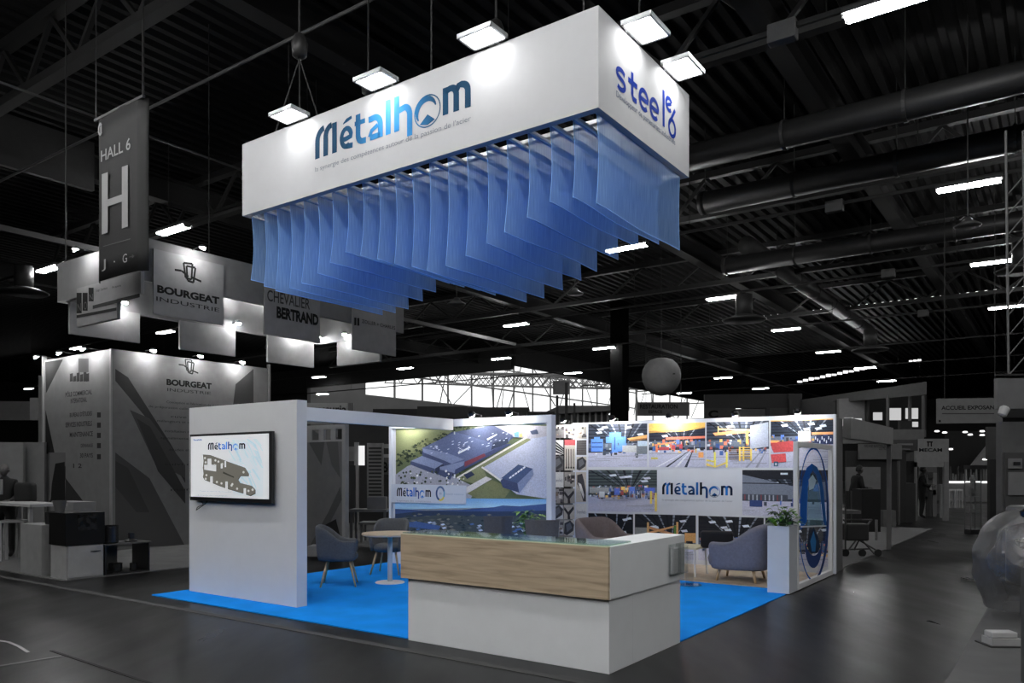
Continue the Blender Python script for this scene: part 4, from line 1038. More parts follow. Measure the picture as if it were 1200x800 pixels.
# high stools behind the counter
def stool(label, px0, px1, ptop, Y, face):
    xc = (px0 + px1) / 2; p = at(xc, ptop, Y); zt = p.z; w = (px1 - px0) / F * Y; p.z = .012
    M = Matrix.Translation(p) @ Matrix.Rotation(face, 4, 'Z')
    o = thing('bar_stool', label, 'stool', p, face, 'grey stools behind the counter')
    m = MB(M)
    def g(u, v):
        a = (u - .5) * 1.1; ww = w * (.86 + .14 * v)
        return Vector((-.20 + .07 * math.cos(a * 1.2) * 0 - .05 * v + .06 * (abs(u - .5) * 2) ** 2, (u - .5) * ww, .78 + (zt - .80) * v))
    A = m.grid(lambda u, v: g(u, v), 9, 6); 
    Bk = [[m.bm.verts.new(v.co - (M.to_3x3() @ Vector((.035, 0, 0)))) for v in r] for r in A]
    for j in range(5):
        for i in range(8): m._f([Bk[j][i + 1], Bk[j][i], Bk[j + 1][i], Bk[j + 1][i + 1]])
    for i in range(8): m._f([A[5][i], A[5][i + 1], Bk[5][i + 1], Bk[5][i]]); m._f([A[0][i + 1], A[0][i], Bk[0][i], Bk[0][i + 1]])
    for j in range(5): m._f([A[j][0], A[j + 1][0], Bk[j + 1][0], Bk[j][0]]); m._f([A[j + 1][8], A[j][8], Bk[j][8], Bk[j + 1][8]])
    m.build('backrest', M_fab4, o, smooth=False)
    m = MB(M); cushion(m, .40, .40, .70, .79, 0); m.build('seat', M_fab4, o, smooth=True)
    for sx in (1, -1):
        for sy in (1, -1):
            m = MB(M); m.tube([(sx * .13, sy * .13, .71), (sx * .19, sy * .19, 0)], .014, 8); m.build('leg', M_leg, o)
    m = MB(M); 
    for a, b in (((.17, .17), (.17, -.17)), ((.17, -.17), (-.17, -.17)), ((-.17, -.17), (-.17, .17)), ((-.17, .17), (.17, .17))): m.tube([(a[0], a[1], .25), (b[0], b[1], .25)], .008, 6)
    m.build('footrest', M_alu, o)
stool('grey high stool with square back behind the counter, the left one', 566, 600, 602.5, 9.5, math.radians(93))
stool('grey high stool with wider back behind the counter, the right one', 619, 659, 606.5, 8.45, math.radians(78))
# potted plant by the aerial wall
pp = at(620, 620, 11.0); pp.z = .012
o = thing('plant_pot', 'round white plant pot standing behind the high stools', 'pot', pp)
m = MB(Matrix.Translation((pp.x, pp.y, 0))); m.lathe(0, 0, [(.12, .012), (.16, .05), (.19, .55), (.17, .56), (.16, .50)], 28); m.build('body', M_white, o, smooth=True)
bush('leafy_plant', 'bright green plant growing behind the high stools at the counter', Vector((pp.x, pp.y, .52)), 40, .20, .62, .11, 8)

# tub armchairs
def armchair(label, p, face, m1, zb, w=.80, d=.74, za=.56, m2=None):
    M = Matrix.Translation(p) @ Matrix.Rotation(face, 4, 'Z')
    o = thing('tub_armchair', label, 'armchair', p, face)
    m = MB(M); tub(m, w - .12, d - .10, .17, za, zb, .09, .04, 136, 34); subd(m.build('shell', m1, o, smooth=True))
    m = MB(M); cushion(m, w - .18, d - .12, .17, .42, .03); m.build('seat', m2 or m1, o, smooth=True)
    for sx in (1, -1):
        for sy in (1, -1):
            m = MB(M); m.tube([(sx * .24, sy * .26, .20), (sx * .28, sy * .30, .0)], .026, 10, r1=.016); m.build('leg', M_leg, o, smooth=True)
    return o
_a = fp(829, 680, .02); _b = fp(878, 683.5, .02); _d = (_b - _a).normalized()
_n2 = Vector((-_d.y, _d.x, 0)); ac = (_a + _b) / 2 + _n2 * .34 + _d * .10; ac.z = .022
armchair('slate blue tub armchair seen from its side beside the planter', ac, math.atan2(-_d.y, -_d.x), M_fab2, .83, .92, .98, .555)
a2 = at(712, 632, 12.0); a2.z = .022
armchair('taupe tub armchair half hidden behind the counter, facing right', a2, math.radians(-42), M_fab3, .86, .98, .84, .60)
# black cushion on the armchair
cp = at(840, 628, 11.9)
m = MB(Matrix.Translation((cp.x, cp.y, 0)) @ Matrix.Rotation(math.radians(-14), 4, 'Z') @ Matrix.Translation((0, 0, .585)) @ Matrix.Rotation(math.radians(10), 4, 'X')); m.box(-.24, .24, -.06, .06, -.13, .13, .035, 3)
tag(m.build('cushion', pm('black_cushion_cloth', (.012, .012, .016, 1), .9), smooth=True), 'small black cushion propped inside the slate blue armchair', 'cushion')
# coffee table
p = at(803, 640, 12.15); p.z = .022
o = thing('coffee_table', 'low coffee table with pale timber top between the armchairs', 'table', p, ANG)
M = Matrix.Translation(p) @ Matrix.Rotation(ANG, 4, 'Z')
m = MB(M); m.box(-.30, .30, -.28, .28, .42, .45, .004); m.build('tabletop', M_pale, o)
for sx in (1, -1):
    for sy in (1, -1):
        m = MB(M); m.tube([(sx * .24, sy * .22, .42), (sx * .26, sy * .24, 0)], .014, 8); m.build('leg', M_white, o)
# clear floor stand beside the counter
p = at(808, 675, 11.0); p.z = .022
o = thing('leaflet_stand', 'slim clear acrylic leaflet stand in front of the coffee table', 'stand', p, ANG)
M = Matrix.Translation(p) @ Matrix.Rotation(ANG, 4, 'Z')
m = MB(M); m.lathe(0, 0, [(.17, 0), (.17, .012), (.16, .016)], 24); m.build('base', M_acr, o)
m = MB(M); m.box(-.02, .02, -.09, .09, .016, .46); m.build('pocket', M_acr, o)

# ================================================================== THE HANGING BANNER
S0, S1, T0, T1, Z0, Z1 = -6.20, -.655, 1.015, 3.22, 5.12, 6.10
hb = thing('hanging_banner', 'large white suspended box banner with blue lettering over the stand', 'banner', B(-3.43, 2.1, Z0), ANG)
m = MB(); m.box(S0, S1, T0, T0 + .035, Z0, Z1); m.build('front_panel', M_white2, hb, smooth=False)
m = MB(); m.box(S0, S1, T1 - .035, T1, Z0, Z1); m.build('back_panel', M_white2, hb, smooth=False)
m = MB(); m.box(S1 - .035, S1, T0 + .035, T1 - .035, Z0, Z1); m.build('side_panel', M_white2, hb, smooth=False)
m = MB(); m.box(S0, S0 + .035, T0 + .035, T1 - .035, Z0, Z1); m.build('side_panel', M_white2, hb, smooth=False)
m = MB()
m.box(S0 + .035, S1 - .035, T0 + .035, T0 + .09, Z0 - .0, Z0 + .05); m.box(S0 + .035, S1 - .035, T1 - .09, T1 - .035, Z0, Z0 + .05); m.box(S0 + .035, S0 + .09, T0 + .09, T1 - .09, Z0, Z0 + .05); m.box(S1 - .09, S1 - .035, T0 + .09, T1 - .09, Z0, Z0 + .05)
m.build('bottom_frame', M_alu, hb)
m = MB()
for z in (Z1 - .05,):
    for q in ((S0 + .04, S1 - .04, T0 + .04, T0 + .09), (S0 + .04, S1 - .04, T1 - .09, T1 - .04), (S0 + .04, S0 + .09, T0 + .04, T1 - .04), (S1 - .09, S1 - .04, T0 + .04, T1 - .04)): m.box(*q, z, z + .05)
for s in (-5.2, -3.43, -1.65): m.box(s - .03, s + .03, T0 + .09, T1 - .09, Z1 - .05, Z1)
m.build('top_frame', M_alu, hb)
# lettering
PH = Plane(B(-3.43, T0), SD); pr = Print(PH, .003)
la, lz = PH.hit(369.5, 187); la1, lz1 = PH.hit(552, 127)
DK = (lin(30), lin(60), lin(84)); BLU = (lin(60), lin(142), lin(204)); LBL = (lin(120), lin(186), lin(232))
def colH(i):
    def f(x, y):
        k = math.exp(-((x - 3.1) / 1.15) ** 2); k2 = max(0, 1 - abs(x - 3.1) / .5) * .5 * y
        c = [DK[j] + (BLU[j] - DK[j]) * k for j in range(3)]; c = [c[j] + (LBL[j] - c[j]) * k2 for j in range(3)]
        return tuple(c) + (1,)
    return f
ztop = PH.hit(369.5, 150)[1]
put_logo(pr, (la, lz, la1 - la, (ztop - lz) * 1.02), [colH(i) for i in range(8)])
put_text(pr, 'la synergie des compétences autour de la passion de l\'acier', la, la1, lz - .155, lz - .095, rgb(120, 124, 132))
pr.build('logo_lettering', PRS, hb)
PS = Plane(B(S1, 2.1), TD); pr = Print(PS, .003)
SB = rgb(4, 44, 138)
a0, z0 = PS.hit(720.5, 100); a1, _ = PS.hit(784, 146); zt = PS.hit(720.5, 68)[1]
hh = (zt - z0)
# s t e e l
def put_rib(q, w, c):
    for f in ribbon(q, w): pr.mb.poly([PS.w(a, z, pr.off) for a, z in f], c)
W5 = (a1 - a0) / 5.0; xh = hh * .80; k = a0
put_rib([(k + W5 * .80, z0 + xh * .80)] + [(k + W5 * .48 + W5 * .32 * math.cos(a), z0 + xh * .74 + xh * .20 * math.sin(a)) for a in [math.radians(v) for v in range(20, 250, 20)]] + [(k + W5 * .48 + W5 * .34 * math.cos(a), z0 + xh * .28 + xh * .24 * math.sin(a)) for a in [math.radians(v) for v in range(80, -160, -20)]], .05, SB)
k += W5; put_rib([(k + W5 * .45, z0 + hh * 1.05), (k + W5 * .45, z0 + xh * .25), (k + W5 * .55, z0 + .02), (k + W5 * .85, z0 + .02)], .055, SB); put_rib([(k + W5 * .1, z0 + xh * .82), (k + W5 * .9, z0 + xh * .82)], .055, SB)
for j in (2, 3):
    k = a0 + W5 * j; cx_, cz_ = k + W5 * .5, z0 + xh * .48
    put_rib([(cx_ + W5 * .38 * math.cos(math.radians(a)), cz_ + xh * .46 * math.sin(math.radians(a))) for a in range(-45, -362, -15)] + [(cx_ - W5 * .36, cz_)], .05, SB)
k = a0 + W5 * 4; put_rib([(k + W5 * .42, z0), (k + W5 * .42, z0 + hh * 1.5)], .055, SB)
put_rib([(a0 + W5 * 4.98 + W5 * .30 * math.cos(math.radians(a)), z0 + hh * 1.12 + hh * .25 * math.sin(math.radians(a))) for a in range(30, 330, 15)], .045, SB)
put_rib([(a0 + W5 * 4.72, z0 + hh * 1.02), (a0 + W5 * 5.2, z0 + hh * 1.2)], .035, SB)
put_rib([(a0 + W5 * 5.62, z0 + hh * 1.10), (a0 + W5 * 5.0, z0 + hh * .35)], .045, SB)
put_rib([(a0 + W5 * 5.30 + W5 * .33 * math.cos(math.radians(a)), z0 + hh * .24 + hh * .34 * math.sin(math.radians(a))) for a in range(0, 361, 15)], .045, SB)
b0, zb0 = PS.hit(722, 113); b1, _ = PS.hit(791, 170)
put_text(pr, 'Développeur de partenariats industriels', b0, b1, zb0, zb0 + .062, rgb(86, 96, 116), .004)
pr.build('logo_lettering', PRS, hb)

# flood lamps with frames and brackets
def flood(name_lab, s, t, axis):
    o = thing('flood_lamp', name_lab, 'lamp', B(s, t, Z1 - .06), ANG, 'square flood lamps on top of the hanging banner')
    hw, hd = (.22, .15) if axis == 's' else (.165, .235)
    z = 6.10
    m = MB(); m.box(s - hw, s + hw, t - hd, t + hd, z + .012, z + .05, .004)
    for q in ((s - hw, s + hw, t - hd, t - hd + .025), (s - hw, s + hw, t + hd - .025, t + hd), (s - hw, s - hw + .025, t - hd, t + hd), (s + hw - .025, s + hw, t - hd, t + hd)): m.box(*q, z, z + .012)
    m.build('casing', M_alu, o)
    m = MB(); m.box(s - hw + .025, s + hw - .025, t - hd + .025, t + hd - .025, z + .004, z + .011); m.build('lens', M_flood, o)
    m = MB()
    if axis == 's': m.box(s - .06, s + .06, t + hd, T0 + .09, z + .02, z + .035)
    else: m.box(S1 - .09, s - hw, t - .06, t + .06, z + .02, z + .035)
    m.build('bracket', M_alu, o)
for i, s in enumerate((-4.99, -3.46, -1.92)): flood('lit square flood lamp above the banner front, %s from the left' % ORD[i], s, .835, 's')
for i, t in enumerate((1.68, 2.62)): flood('lit square flood lamp above the banner right side, %s from the corner' % ORD[i], -.475, t, 't')

# curtains: 21 translucent blue blades hung across the banner
M_cur = bpy.data.materials.new('translucent_blue_mesh'); M_cur.use_nodes = True
_n = M_cur.node_tree; _n.nodes.clear(); N_ = _n.nodes.new; L_ = _n.links.new
_tc = N_('ShaderNodeTexCoord'); _mp = N_('ShaderNodeMapping'); _mp.inputs['Scale'].default_value = (1, 60, 1.2)
_nz = N_('ShaderNodeTexNoise'); _nz.inputs['Scale'].default_value = 3; _nz.inputs['Detail'].default_value = 5
L_(_tc.outputs['Object'], _mp.inputs[0]); L_(_mp.outputs[0], _nz.inputs['Vector'])
_r = N_('ShaderNodeValToRGB'); _r.color_ramp.elements[0].position = .3; _r.color_ramp.elements[1].position = .7
_r.color_ramp.elements[0].color = (.27, .50, .98, 1); _r.color_ramp.elements[1].color = (.44, .68, 1, 1); L_(_nz.outputs['Fac'], _r.inputs[0])
_d = N_('ShaderNodeBsdfDiffuse'); _tl = N_('ShaderNodeBsdfTranslucent'); _tr = N_('ShaderNodeBsdfTransparent')
_tr.inputs[0].default_value = (.80, .88, 1, 1)
L_(_r.outputs[0], _d.inputs[0]); L_(_r.outputs[0], _tl.inputs[0])
_m1 = N_('ShaderNodeMixShader'); _m1.inputs[0].default_value = .5; L_(_d.outputs[0], _m1.inputs[1]); L_(_tl.outputs[0], _m1.inputs[2])
_m2 = N_('ShaderNodeMixShader'); _mr = N_('ShaderNodeMapRange'); _mr.inputs[1].default_value = .3; _mr.inputs[2].default_value = .7; _mr.inputs[3].default_value = .54; _mr.inputs[4].default_value = .36
L_(_nz.outputs['Fac'], _mr.inputs[0]); L_(_mr.outputs[0], _m2.inputs[0])
L_(_m1.outputs[0], _m2.inputs[1]); L_(_tr.outputs[0], _m2.inputs[2]); _o = N_('ShaderNodeOutputMaterial'); L_(_m2.outputs[0], _o.inputs[0])
M_hem = pm('light_blue_hem', (.30, .55, .95, 1), .8, var=.05)
M_rod = pm('white_curtain_rail', (.8, .8, .8, 1), .5)
bot = [(287, 327.5), (300, 335), (314.5, 340), (332, 337), (349, 331), (365.5, 320), (381, 307), (397.5, 294.5), (420, 299), (437, 303), (459, 309), (480.5, 312), (501, 317), (526, 311), (550, 299), (574, 285), (597, 271), (619.5, 254), (644.5, 236), (672.5, 230.5), (701, 237.5)]
TA, TB = T0 + .10, T1 - .10
for i, (px, py) in enumerate(bot):
    s = -6.13 + i * (5.40 / 20)
    Y, _ = ray_s(px, s) if False else (B(s, TA).y, 0)
    pxx = CX + F * B(s, TA).x / Y
    zb = zat(py, Y)
    o = thing('curtain_blade', 'translucent blue curtain blade under the banner, %s from the left end' % ORD[i], 'curtain', B(s, (TA + TB) / 2, zb), ANG, 'blue curtain blades under the banner')
    r = random.Random(100 + i); amp = .012 + .012 * r.random(); ph = r.uniform(0, 6)
    m = MB()
    def cur(u, v, s=s, zb=zb, amp=amp, ph=ph):
        t = TA + (TB - TA) * u; sag = .10 * (u * (1 - u)) * v * 0
        pull = .035 * math.sin(pi * v) * (1 if u < .5 else -1) * (1 - abs(2 * min(u, 1 - u)) ** .5)
        return Vector((s + amp * math.sin(u * 7 + ph) * v - .02 * v * v, t + pull, Z0 + .02 + (zb - Z0 - .02) * v))
    m.grid(cur, 15, 9); m.build('sheet', M_cur, o, smooth=True)
    m = MB(); pts = [cur(u / 14, 1) for u in range(15)]; m.tube(pts, .006, 6); m.build('bottom_hem', M_hem, o)
    for e_ in (0, 1): m = MB(); m.tube([cur(e_, v / 8) for v in range(9)], .003, 5); m.build('side_hem', M_hem, o)
    m = MB(); m.box(s - .03, s + .03, T0 + .04, T1 - .04, Z0 + .02, Z0 + .05); m.build('rail', M_rod, o)

# chain hoists and slings that hold the banner
def hoist(px, py, s, t, lab):
    o = thing('chain_hoist', lab, 'hoist', B(s, t, Z1), ANG)
    m = MB(); m.tube([(s, t, Z1 + 1.55), (s, t, 9.6)], .016, 6); m.build('chain', grey(.03, .4), o)
    m = MB(); m.lathe(s, t, [(.05, Z1 + 1.2), (.10, Z1 + 1.24), (.11, Z1 + 1.42), (.07, Z1 + 1.52), (.02, Z1 + 1.56)], 14); m.build('motor', grey(.02, .4), o, smooth=True)
    m = MB()
    for dx, dy in (((-.3, -.3), (.3, -.3), (-.3, .3), (.3, .3)) if s < -5 and t < 2 else ((0, 0),)): m.tube([(s, t, Z1 + 1.2), (s + dx, t + dy * .8, Z1 - .0)], .010, 5)
    m.build('sling', grey(.02, .6), o)
for i, (s, t) in enumerate(((-5.6, 1.5), (-5.6, 2.8), (-3.2, 1.5), (-3.2, 2.8), (-1.1, 1.5), (-1.1, 2.8))):
    hoist(0, 0, s, t, 'dark chain hoist holding the banner, %s pair from the left, %s one' % (ORD[i // 2], 'front' if i % 2 == 0 else 'rear'))

# ================================================================== NEIGHBOURING STAND ON THE LEFT
M_nw = grey(.135, .6); M_nw2 = grey(.19, .6); M_nb = grey(.24, .6); M_nc = carpet_mat('grey_carpet', (.10, .10, .10, 1))
K0 = (0.006, 0.006, 0.006, 1)
m = MB(); m.box(-20, -9.07, .0, 12, 0, .01); tag(m.build('carpet', M_nc, rot=ANG, smooth=False), 'light grey carpet of the neighbouring stand on the left', 'carpet')
m = MB(); m.box(-20, .05, -.36, -.26, 0, .004); tag(m.build('cable_cover', grey(.07, .7), rot=ANG), 'thin pale strip crossing the dark floor along the blue carpet', 'strip')
ZN = 4.09; SN, TN = -12.72, 2.62
nw = thing('graphic_wall', 'tall grey corner wall with industrial graphics and lamps on the left stand', 'display wall', B(SN - 2, TN + .1, .01), ANG)
Yl, sl = ray_t(52, TN)
m = MB(); m.box(sl, SN, TN, TN + .1, .01, ZN); m.build('left_panel', M_nw, nw, smooth=False)
m = MB(); m.box(SN - .1, SN, TN + .1, 6.4, .01, ZN); m.build('right_panel', M_nw, nw, smooth=False)
m = MB(); m.box(sl - .06, sl, TN - .03, TN + .05, .01, ZN + .1); m.box(SN - .04, SN + .02, TN - .03, TN, .01, ZN); m.box(SN - .04, SN + .02, 6.4, 6.46, .01, ZN + .1); m.build('post', grey(.22, .5), nw)
PL = Plane(B(SN, TN), SD); pr = Print(PL, .003)
g1 = (0.0425, 0.0425, 0.0425, 1); g2 = (0.0175, 0.0175, 0.0175, 1); g3 = (0.0275, 0.0275, 0.0275, 1)
pr.poly([(53, 424), (74, 421), (54, 461)], g2); pr.poly([(53.5, 480), (64, 530), (53.5, 532)], K0); pr.poly([(64, 545), (77, 545), (77, 590), (100, 590), (77, 560), (72, 592), (57, 592), (60, 568)], g2)
pr.poly([(57, 530), (77, 530), (77, 545), (57, 590)], (0.08, 0.08, 0.08, 1)); pr.poly([(65, 543), (76, 541), (77, 590), (59, 592), (61, 566)], K0)
for x, h in ((82, 438), (86, 441), (90, 437), (94, 439), (98, 436), (101, 438)): pr.poly([(x, 447), (x, h), (x + 3.6, h - 1), (x + 3.6, 446.6)], g2)
pr.rect(92, 420, 104, 436, (0.05, 0.05, 0.05, 1))
for x0, x1, yb, yt, s_ in ((77, 108, 465, 458.5, 'PÔLE COMMERCIAL'), (83, 102, 472.5, 467, 'INTERNATIONAL'), (82, 108, 488.5, 482.5, "BUREAU D'ÉTUDES"), (77, 108, 500.5, 495, 'SERVICES INDUSTRIELS'), (82, 109, 512, 506.5, 'MAINTENANCE'), (95, 109, 524, 519, 'DÉPANNAGE'), (94, 109, 536, 531, '30 PAYS'), (86, 96, 548, 543, '1 2')):
    text_px(pr, s_, x0, x1, yb, yt, g2, .015)
for y in (483, 495, 507, 519, 532): pr.rect(114, y, 118.5, y + 6, g2)
pr.build('graphic_print', PRS, nw)
PRt = Plane(B(SN, TN), TD); pr = Print(PRt, .003)
pr.poly([(135, 432), (150, 442), (200, 520), (217, 550), (217, 566), (180, 500), (135, 446)], g3)
pr.poly([(152, 480), (175, 490), (217, 545), (217, 560), (180, 540)], g1); pr.poly([(135, 530), (175, 560), (217, 640), (135, 640)], g1); pr.poly([(135, 540), (150, 548), (175, 600), (160, 600), (135, 570)], (0.03, 0.03, 0.03, 1))
pr.poly([(160, 490), (176, 500), (217, 575), (217, 590), (185, 552)], g3)
pr.poly([(276, 450), (297, 432), (297, 500), (270, 500)], g3)
def cup_logo(pr, x, y, k, c, w):
    for pts in ([(x, y), (x + 9 * k, y + 1 * k), (x + 8 * k, y + 17 * k), (x + 2 * k, y + 15 * k), (x, y)], [(x + 3 * k, y + 3 * k), (x + 12 * k, y + 5 * k), (x + 10 * k, y + 20 * k), (x + 4 * k, y + 18 * k), (x + 3 * k, y + 3 * k)], [(x - 9 * k, y + 7 * k), (x - 2 * k, y + 8 * k), (x + 5 * k, y + 14 * k)], [(x + 9 * k, y + 15 * k), (x + 18 * k, y + 19 * k)]): pr.line(pts, w, c)
cup_logo(pr, 217, 421, .85, K0, .03)
def text_plane(pr, s_, pl, x0, y0, x1, y1, hgt, c, bold=0.0):
    """text whose baseline runs from px (x0,y0) to (x1,y1) on a plane; hgt = cap height px at the left end"""
    a0, z0 = pl.hit(x0, y0); a1, _ = pl.hit(x1, y1); z1 = pl.hit(x0, y0 - hgt)[1]
    put_text(pr, s_, a0, a1, z0, z1, c, bold)
text_plane(pr, 'BOURGEAT', PRt, 195, 450.5, 248, 454, 7, K0, .05); text_plane(pr, 'INDUSTRIE', PRt, 196, 458, 247, 461, 3.6, (0.015, 0.015, 0.015, 1))
for x0, x1, y, s_ in ((195, 262, 472, 'Conception et fabrication de matériel'), (174, 262, 477, 'de préparation culinaire pour l\'industrie'), (200, 262, 489, 'cuve basculante'), (184, 262, 494, 'mélangeurs et cuiseurs industriels'), (193, 262, 506, 'installation de lignes complètes'), (188, 262, 514, 'agroalimentaire et cosmétique'), (198, 262, 528, 'études et développement'), (193, 262, 545, 'suivi de projet'), (200, 262, 575, 'maintenance')):
    text_plane(pr, s_, PRt, x0, y, x1, y + (x1 - x0) * .02, 2.8, g2)
pr.build('graphic_print', PRS, nw)
def small_lamp(label, c, n, lens_mat=None, r=.07, group='small lamps of the left stand'):
    """c = lamp head centre (world), n = horizontal direction away from its wall"""
    o = thing('spot_lamp', label, 'lamp', c, 0, group)
    d = Vector(n)
    m = MB(ID); m.tube([c + Vector((0, 0, .055)), c + Vector((0, 0, .012))], [r * .7, r], 14); m.build('head', grey(.05), o)
    m = MB(ID); m.tube([c + Vector((0, 0, .010)) + d * .004, c + Vector((0, 0, .010)) + d * .004 + (Vector((0, 0, -1)) - d).normalized() * .012], r * .85, 14); m.build('bulb', M_spot2, o)
    m = MB(ID); m.tube([c + Vector((0, 0, .05)), c - d * .30 + Vector((0, 0, .02))], .01, 5); m.build('arm', grey(.05), o)
M_spot2 = emat('small_lamp_glow', 520.0)
def lamp_on(pl, px, py, off, label, r=.07):
    a, z = pl.hit(px, py); small_lamp(label, pl.w(a, z, off), pl.n, r=r)
for i, (px, py) in enumerate(((57, 421), (84, 416.5), (112, 412))): lamp_on(PL, px, py - 1, .25, 'small lit lamp over the left face of the grey corner wall, %s from the left' % ORD[i])
for i, (px, py) in enumerate(((172, 412), (227, 418.5), (276, 425.5))): lamp_on(PRt, px, py, .25, 'small lit lamp over the right face of the grey corner wall, %s from the left' % ORD[i])

# hanging ring of the neighbour
rg = thing('suspended_ring', 'grey suspended rectangular fascia ring above the left stand', 'hanging frame', B(-10.4, 4.2, 4.68), ANG)
RZ0, RZ1 = 4.68, 5.37
for q in ((-11.9, -9.04, 1.2, 1.28), (-9.12, -9.04, 1.28, 7.15), (-11.9, -9.04, 7.15, 7.23), (-11.9, -11.82, 1.28, 7.15)):
    m = MB(); m.box(*q, RZ0, RZ1); m.build('fascia_panel', M_nw, rg, smooth=False)
m = MB()
for x, y in ((-11.8, 1.3), (-9.2, 1.3), (-11.8, 7.1), (-9.2, 7.1), (-9.2, 4.2), (-11.8, 4.2)): m.tube([(x, y, RZ1 - .02), (x, y, ZC - .13)], .012, 5)
w_ = m.build('suspension_wire', M_rail, rg); w_['kind'] = 'stuff'
PFr = Plane(B(-11.80, 4), TD)
for i, (x0, x1, yb0, yb1) in enumerate(((81, 163, 391, 403), (210, 275, 409, 418), (313, 367, 424, 430))):
    a0, z0 = PFr.hit(x0, yb0); a1, _ = PFr.hit(x1, yb1)
    m = MB(); m.box(-11.83, -11.77, 4 + a0, 4 + a1, z0, RZ0 + .02)
    m.build('drop_panel', M_nb, rg, smooth=False)
PEnd = Plane(B(-10, 7.19), SD); a0, z0 = PEnd.hit(396, 429); a1, _ = PEnd.hit(446, 423)
m = MB(); m.box(-10 + a0, -10 + a1, 7.16, 7.22, z0, RZ0 + .02); m.build('drop_panel', M_nb, rg, smooth=False)
PNr = Plane(B(-9.0, 4), TD)
def sign(name, label, x0, x1, yt, yb, fn, mat=None):
    a0, z0 = PNr.hit(x0, yb); a1, _ = PNr.hit(x1, yb + 3); z1 = PNr.hit(x0, yt)[1]
    o = thing(name, label, 'sign', B(-8.99, 4 + (a0 + a1) / 2, z0), ANG)
    m = MB(); m.box(-9.035, -9.0, 4 + a0, 4 + a1, z0, z1); m.build('board', mat or M_nw2, o, smooth=False)
    pr = Print(PNr, .004); fn(pr); pr.build('lettering', PRS, o)
def f1(pr):
    cup_logo(pr, 215, 308, 1.15, K0, .035)
    text_plane(pr, 'BOURGEAT', PNr, 184, 342, 257, 354.5, 8.6, K0, .05); text_plane(pr, 'INDUSTRIE', PNr, 183, 352, 257, 365, 5, (0.01, 0.01, 0.01, 1))
sign('hanging_sign', 'grey suspended sign with wide black BOURGEAT lettering', 180, 262, 291, 367, f1)
def f2(pr):
    text_plane(pr, 'CHEVALIER', PNr, 313, 352, 363, 362.5, 13, (0.025, 0.025, 0.025, 1), .01); text_plane(pr, 'BERTRAND', PNr, 324, 371.5, 373, 380.5, 13, K0, .05)
sign('hanging_sign', 'grey suspended sign with black BERTRAND lettering below blue curtains', 310, 375, 336, 391, f2)
def f3(pr):
    pr.rect(415, 372, 417.5, 381, K0); pr.rect(418.5, 372.5, 421, 381.5, K0); text_plane(pr, 'ZOLLER + CHARLES', PNr, 424, 378, 463, 385.5, 4, (0.015, 0.015, 0.015, 1), .01)
sign('hanging_sign', 'grey suspended sign with small lettering, right end of the ring', 413, 464, 350, 409, f3)
# sign on the left face
PNl = Plane(B(-10, 1.14), SD)
a0, z0 = PNl.hit(90, 383); a1, z1 = PNl.hit(165, 319); am, zm = PNl.hit(137, 350); 
o = thing('hanging_sign', 'grey stepped sign with dark block letters left of the hall banner', 'sign', B(-10 + (a0 + a1) / 2, 1.16, z0), ANG)
z1l = PNl.hit(90, 338)[1]
m = MB(); m.box(-10 + a0, -10 + am, 1.14, 1.2, z0, z1l); m.box(-10 + am, -10 + a1, 1.14, 1.2, zm, z1l); m.build('board', M_nw2, o, smooth=False)
pr = Print(PNl, .004)
for k, (x, yt, yb) in enumerate(((90, 343, 367), (97, 343, 364), (104, 337, 353))): pr.rect(x, yt, x + 6, yb, K0)
text_plane(pr, 'N', PNl, 91, 365, 95, 364, 9, (0.06, 0.06, 0.06, 1)); text_plane(pr, 'O', PNl, 98.5, 363, 102, 362, 9, (0.06, 0.06, 0.06, 1)); text_plane(pr, 'N', PNl, 105, 352, 109, 351, 7, (0.06, 0.06, 0.06, 1))
text_plane(pr, 'Usinage · Chaudronnerie', PNl, 113, 342, 126, 339, 3, g2); text_plane(pr, 'France', PNl, 132, 338, 142, 335.5, 2.6, g2)
pr.line([(90, 371), (137, 362)], .05, g2); pr.line([(109, 360), (164, 346)], .06, g3)
pr.build('lettering', PRS, o)
for i, (px, py, pl, off) in enumerate(((103, 296, PNl, .2), (227, 293.5, PNr, .25), (140, 356, PFr, .2), (265, 345, PFr, .25), (273, 380, PFr, .2), (345, 392, PFr, .2), (394, 372.5, PFr, .25), (381, 397, PEnd, .2), (309, 346, PFr, .2), (411, 393, PEnd, .2))):
    lamp_on(pl, px, py, off, 'small lit lamp on the suspended grey ring, %s in the list from front left to rear right' % ORD[i] if False else 'small lit lamp on the suspended grey ring, %s from the left' % ORD[sorted((103, 227, 140, 265, 273, 345, 394, 381, 309, 411)).index(px)], .06)

# hall banner
PBn = Plane(B(-8, .68), SD)
a0, z0 = PBn.hit(110, 331); a1, _ = PBn.hit(167, 319); z1 = PBn.hit(110, 141)[1]
o = thing('hall_banner', 'tall black hanging fabric banner reading HALL 6 and a large H', 'banner', B(-8 + (a0 + a1) / 2, .68, z0), ANG)
m = MB(); mid = -8 + (a0 + a1) / 2; hwid = (a1 - a0) / 2
def bn(u, v):
    x = -1 + 2 * u; c = .10 * max(0, abs(x) - .82) / .18
    return Vector((mid + x * hwid * (1 - .02 * math.sin(pi * v)), .685 + c * .9 + .006 * math.sin(8 * u), z0 + (z1 - z0) * v))
m.grid(bn, 33, 9); sh = m.build('sheet', pm('black_banner_cloth', (0.003, 0.003, 0.003, 1), .7, bump=.1), o, smooth=True)
md = sh.modifiers.new('t', 'SOLIDIFY'); md.thickness = .006; md.offset = -1
pr = Print(PBn, .016); LW = (.24, .24, .24, 1)
text_plane(pr, 'HALL 6', PBn, 119.5, 190, 154, 176.5, 13, LW, .01)
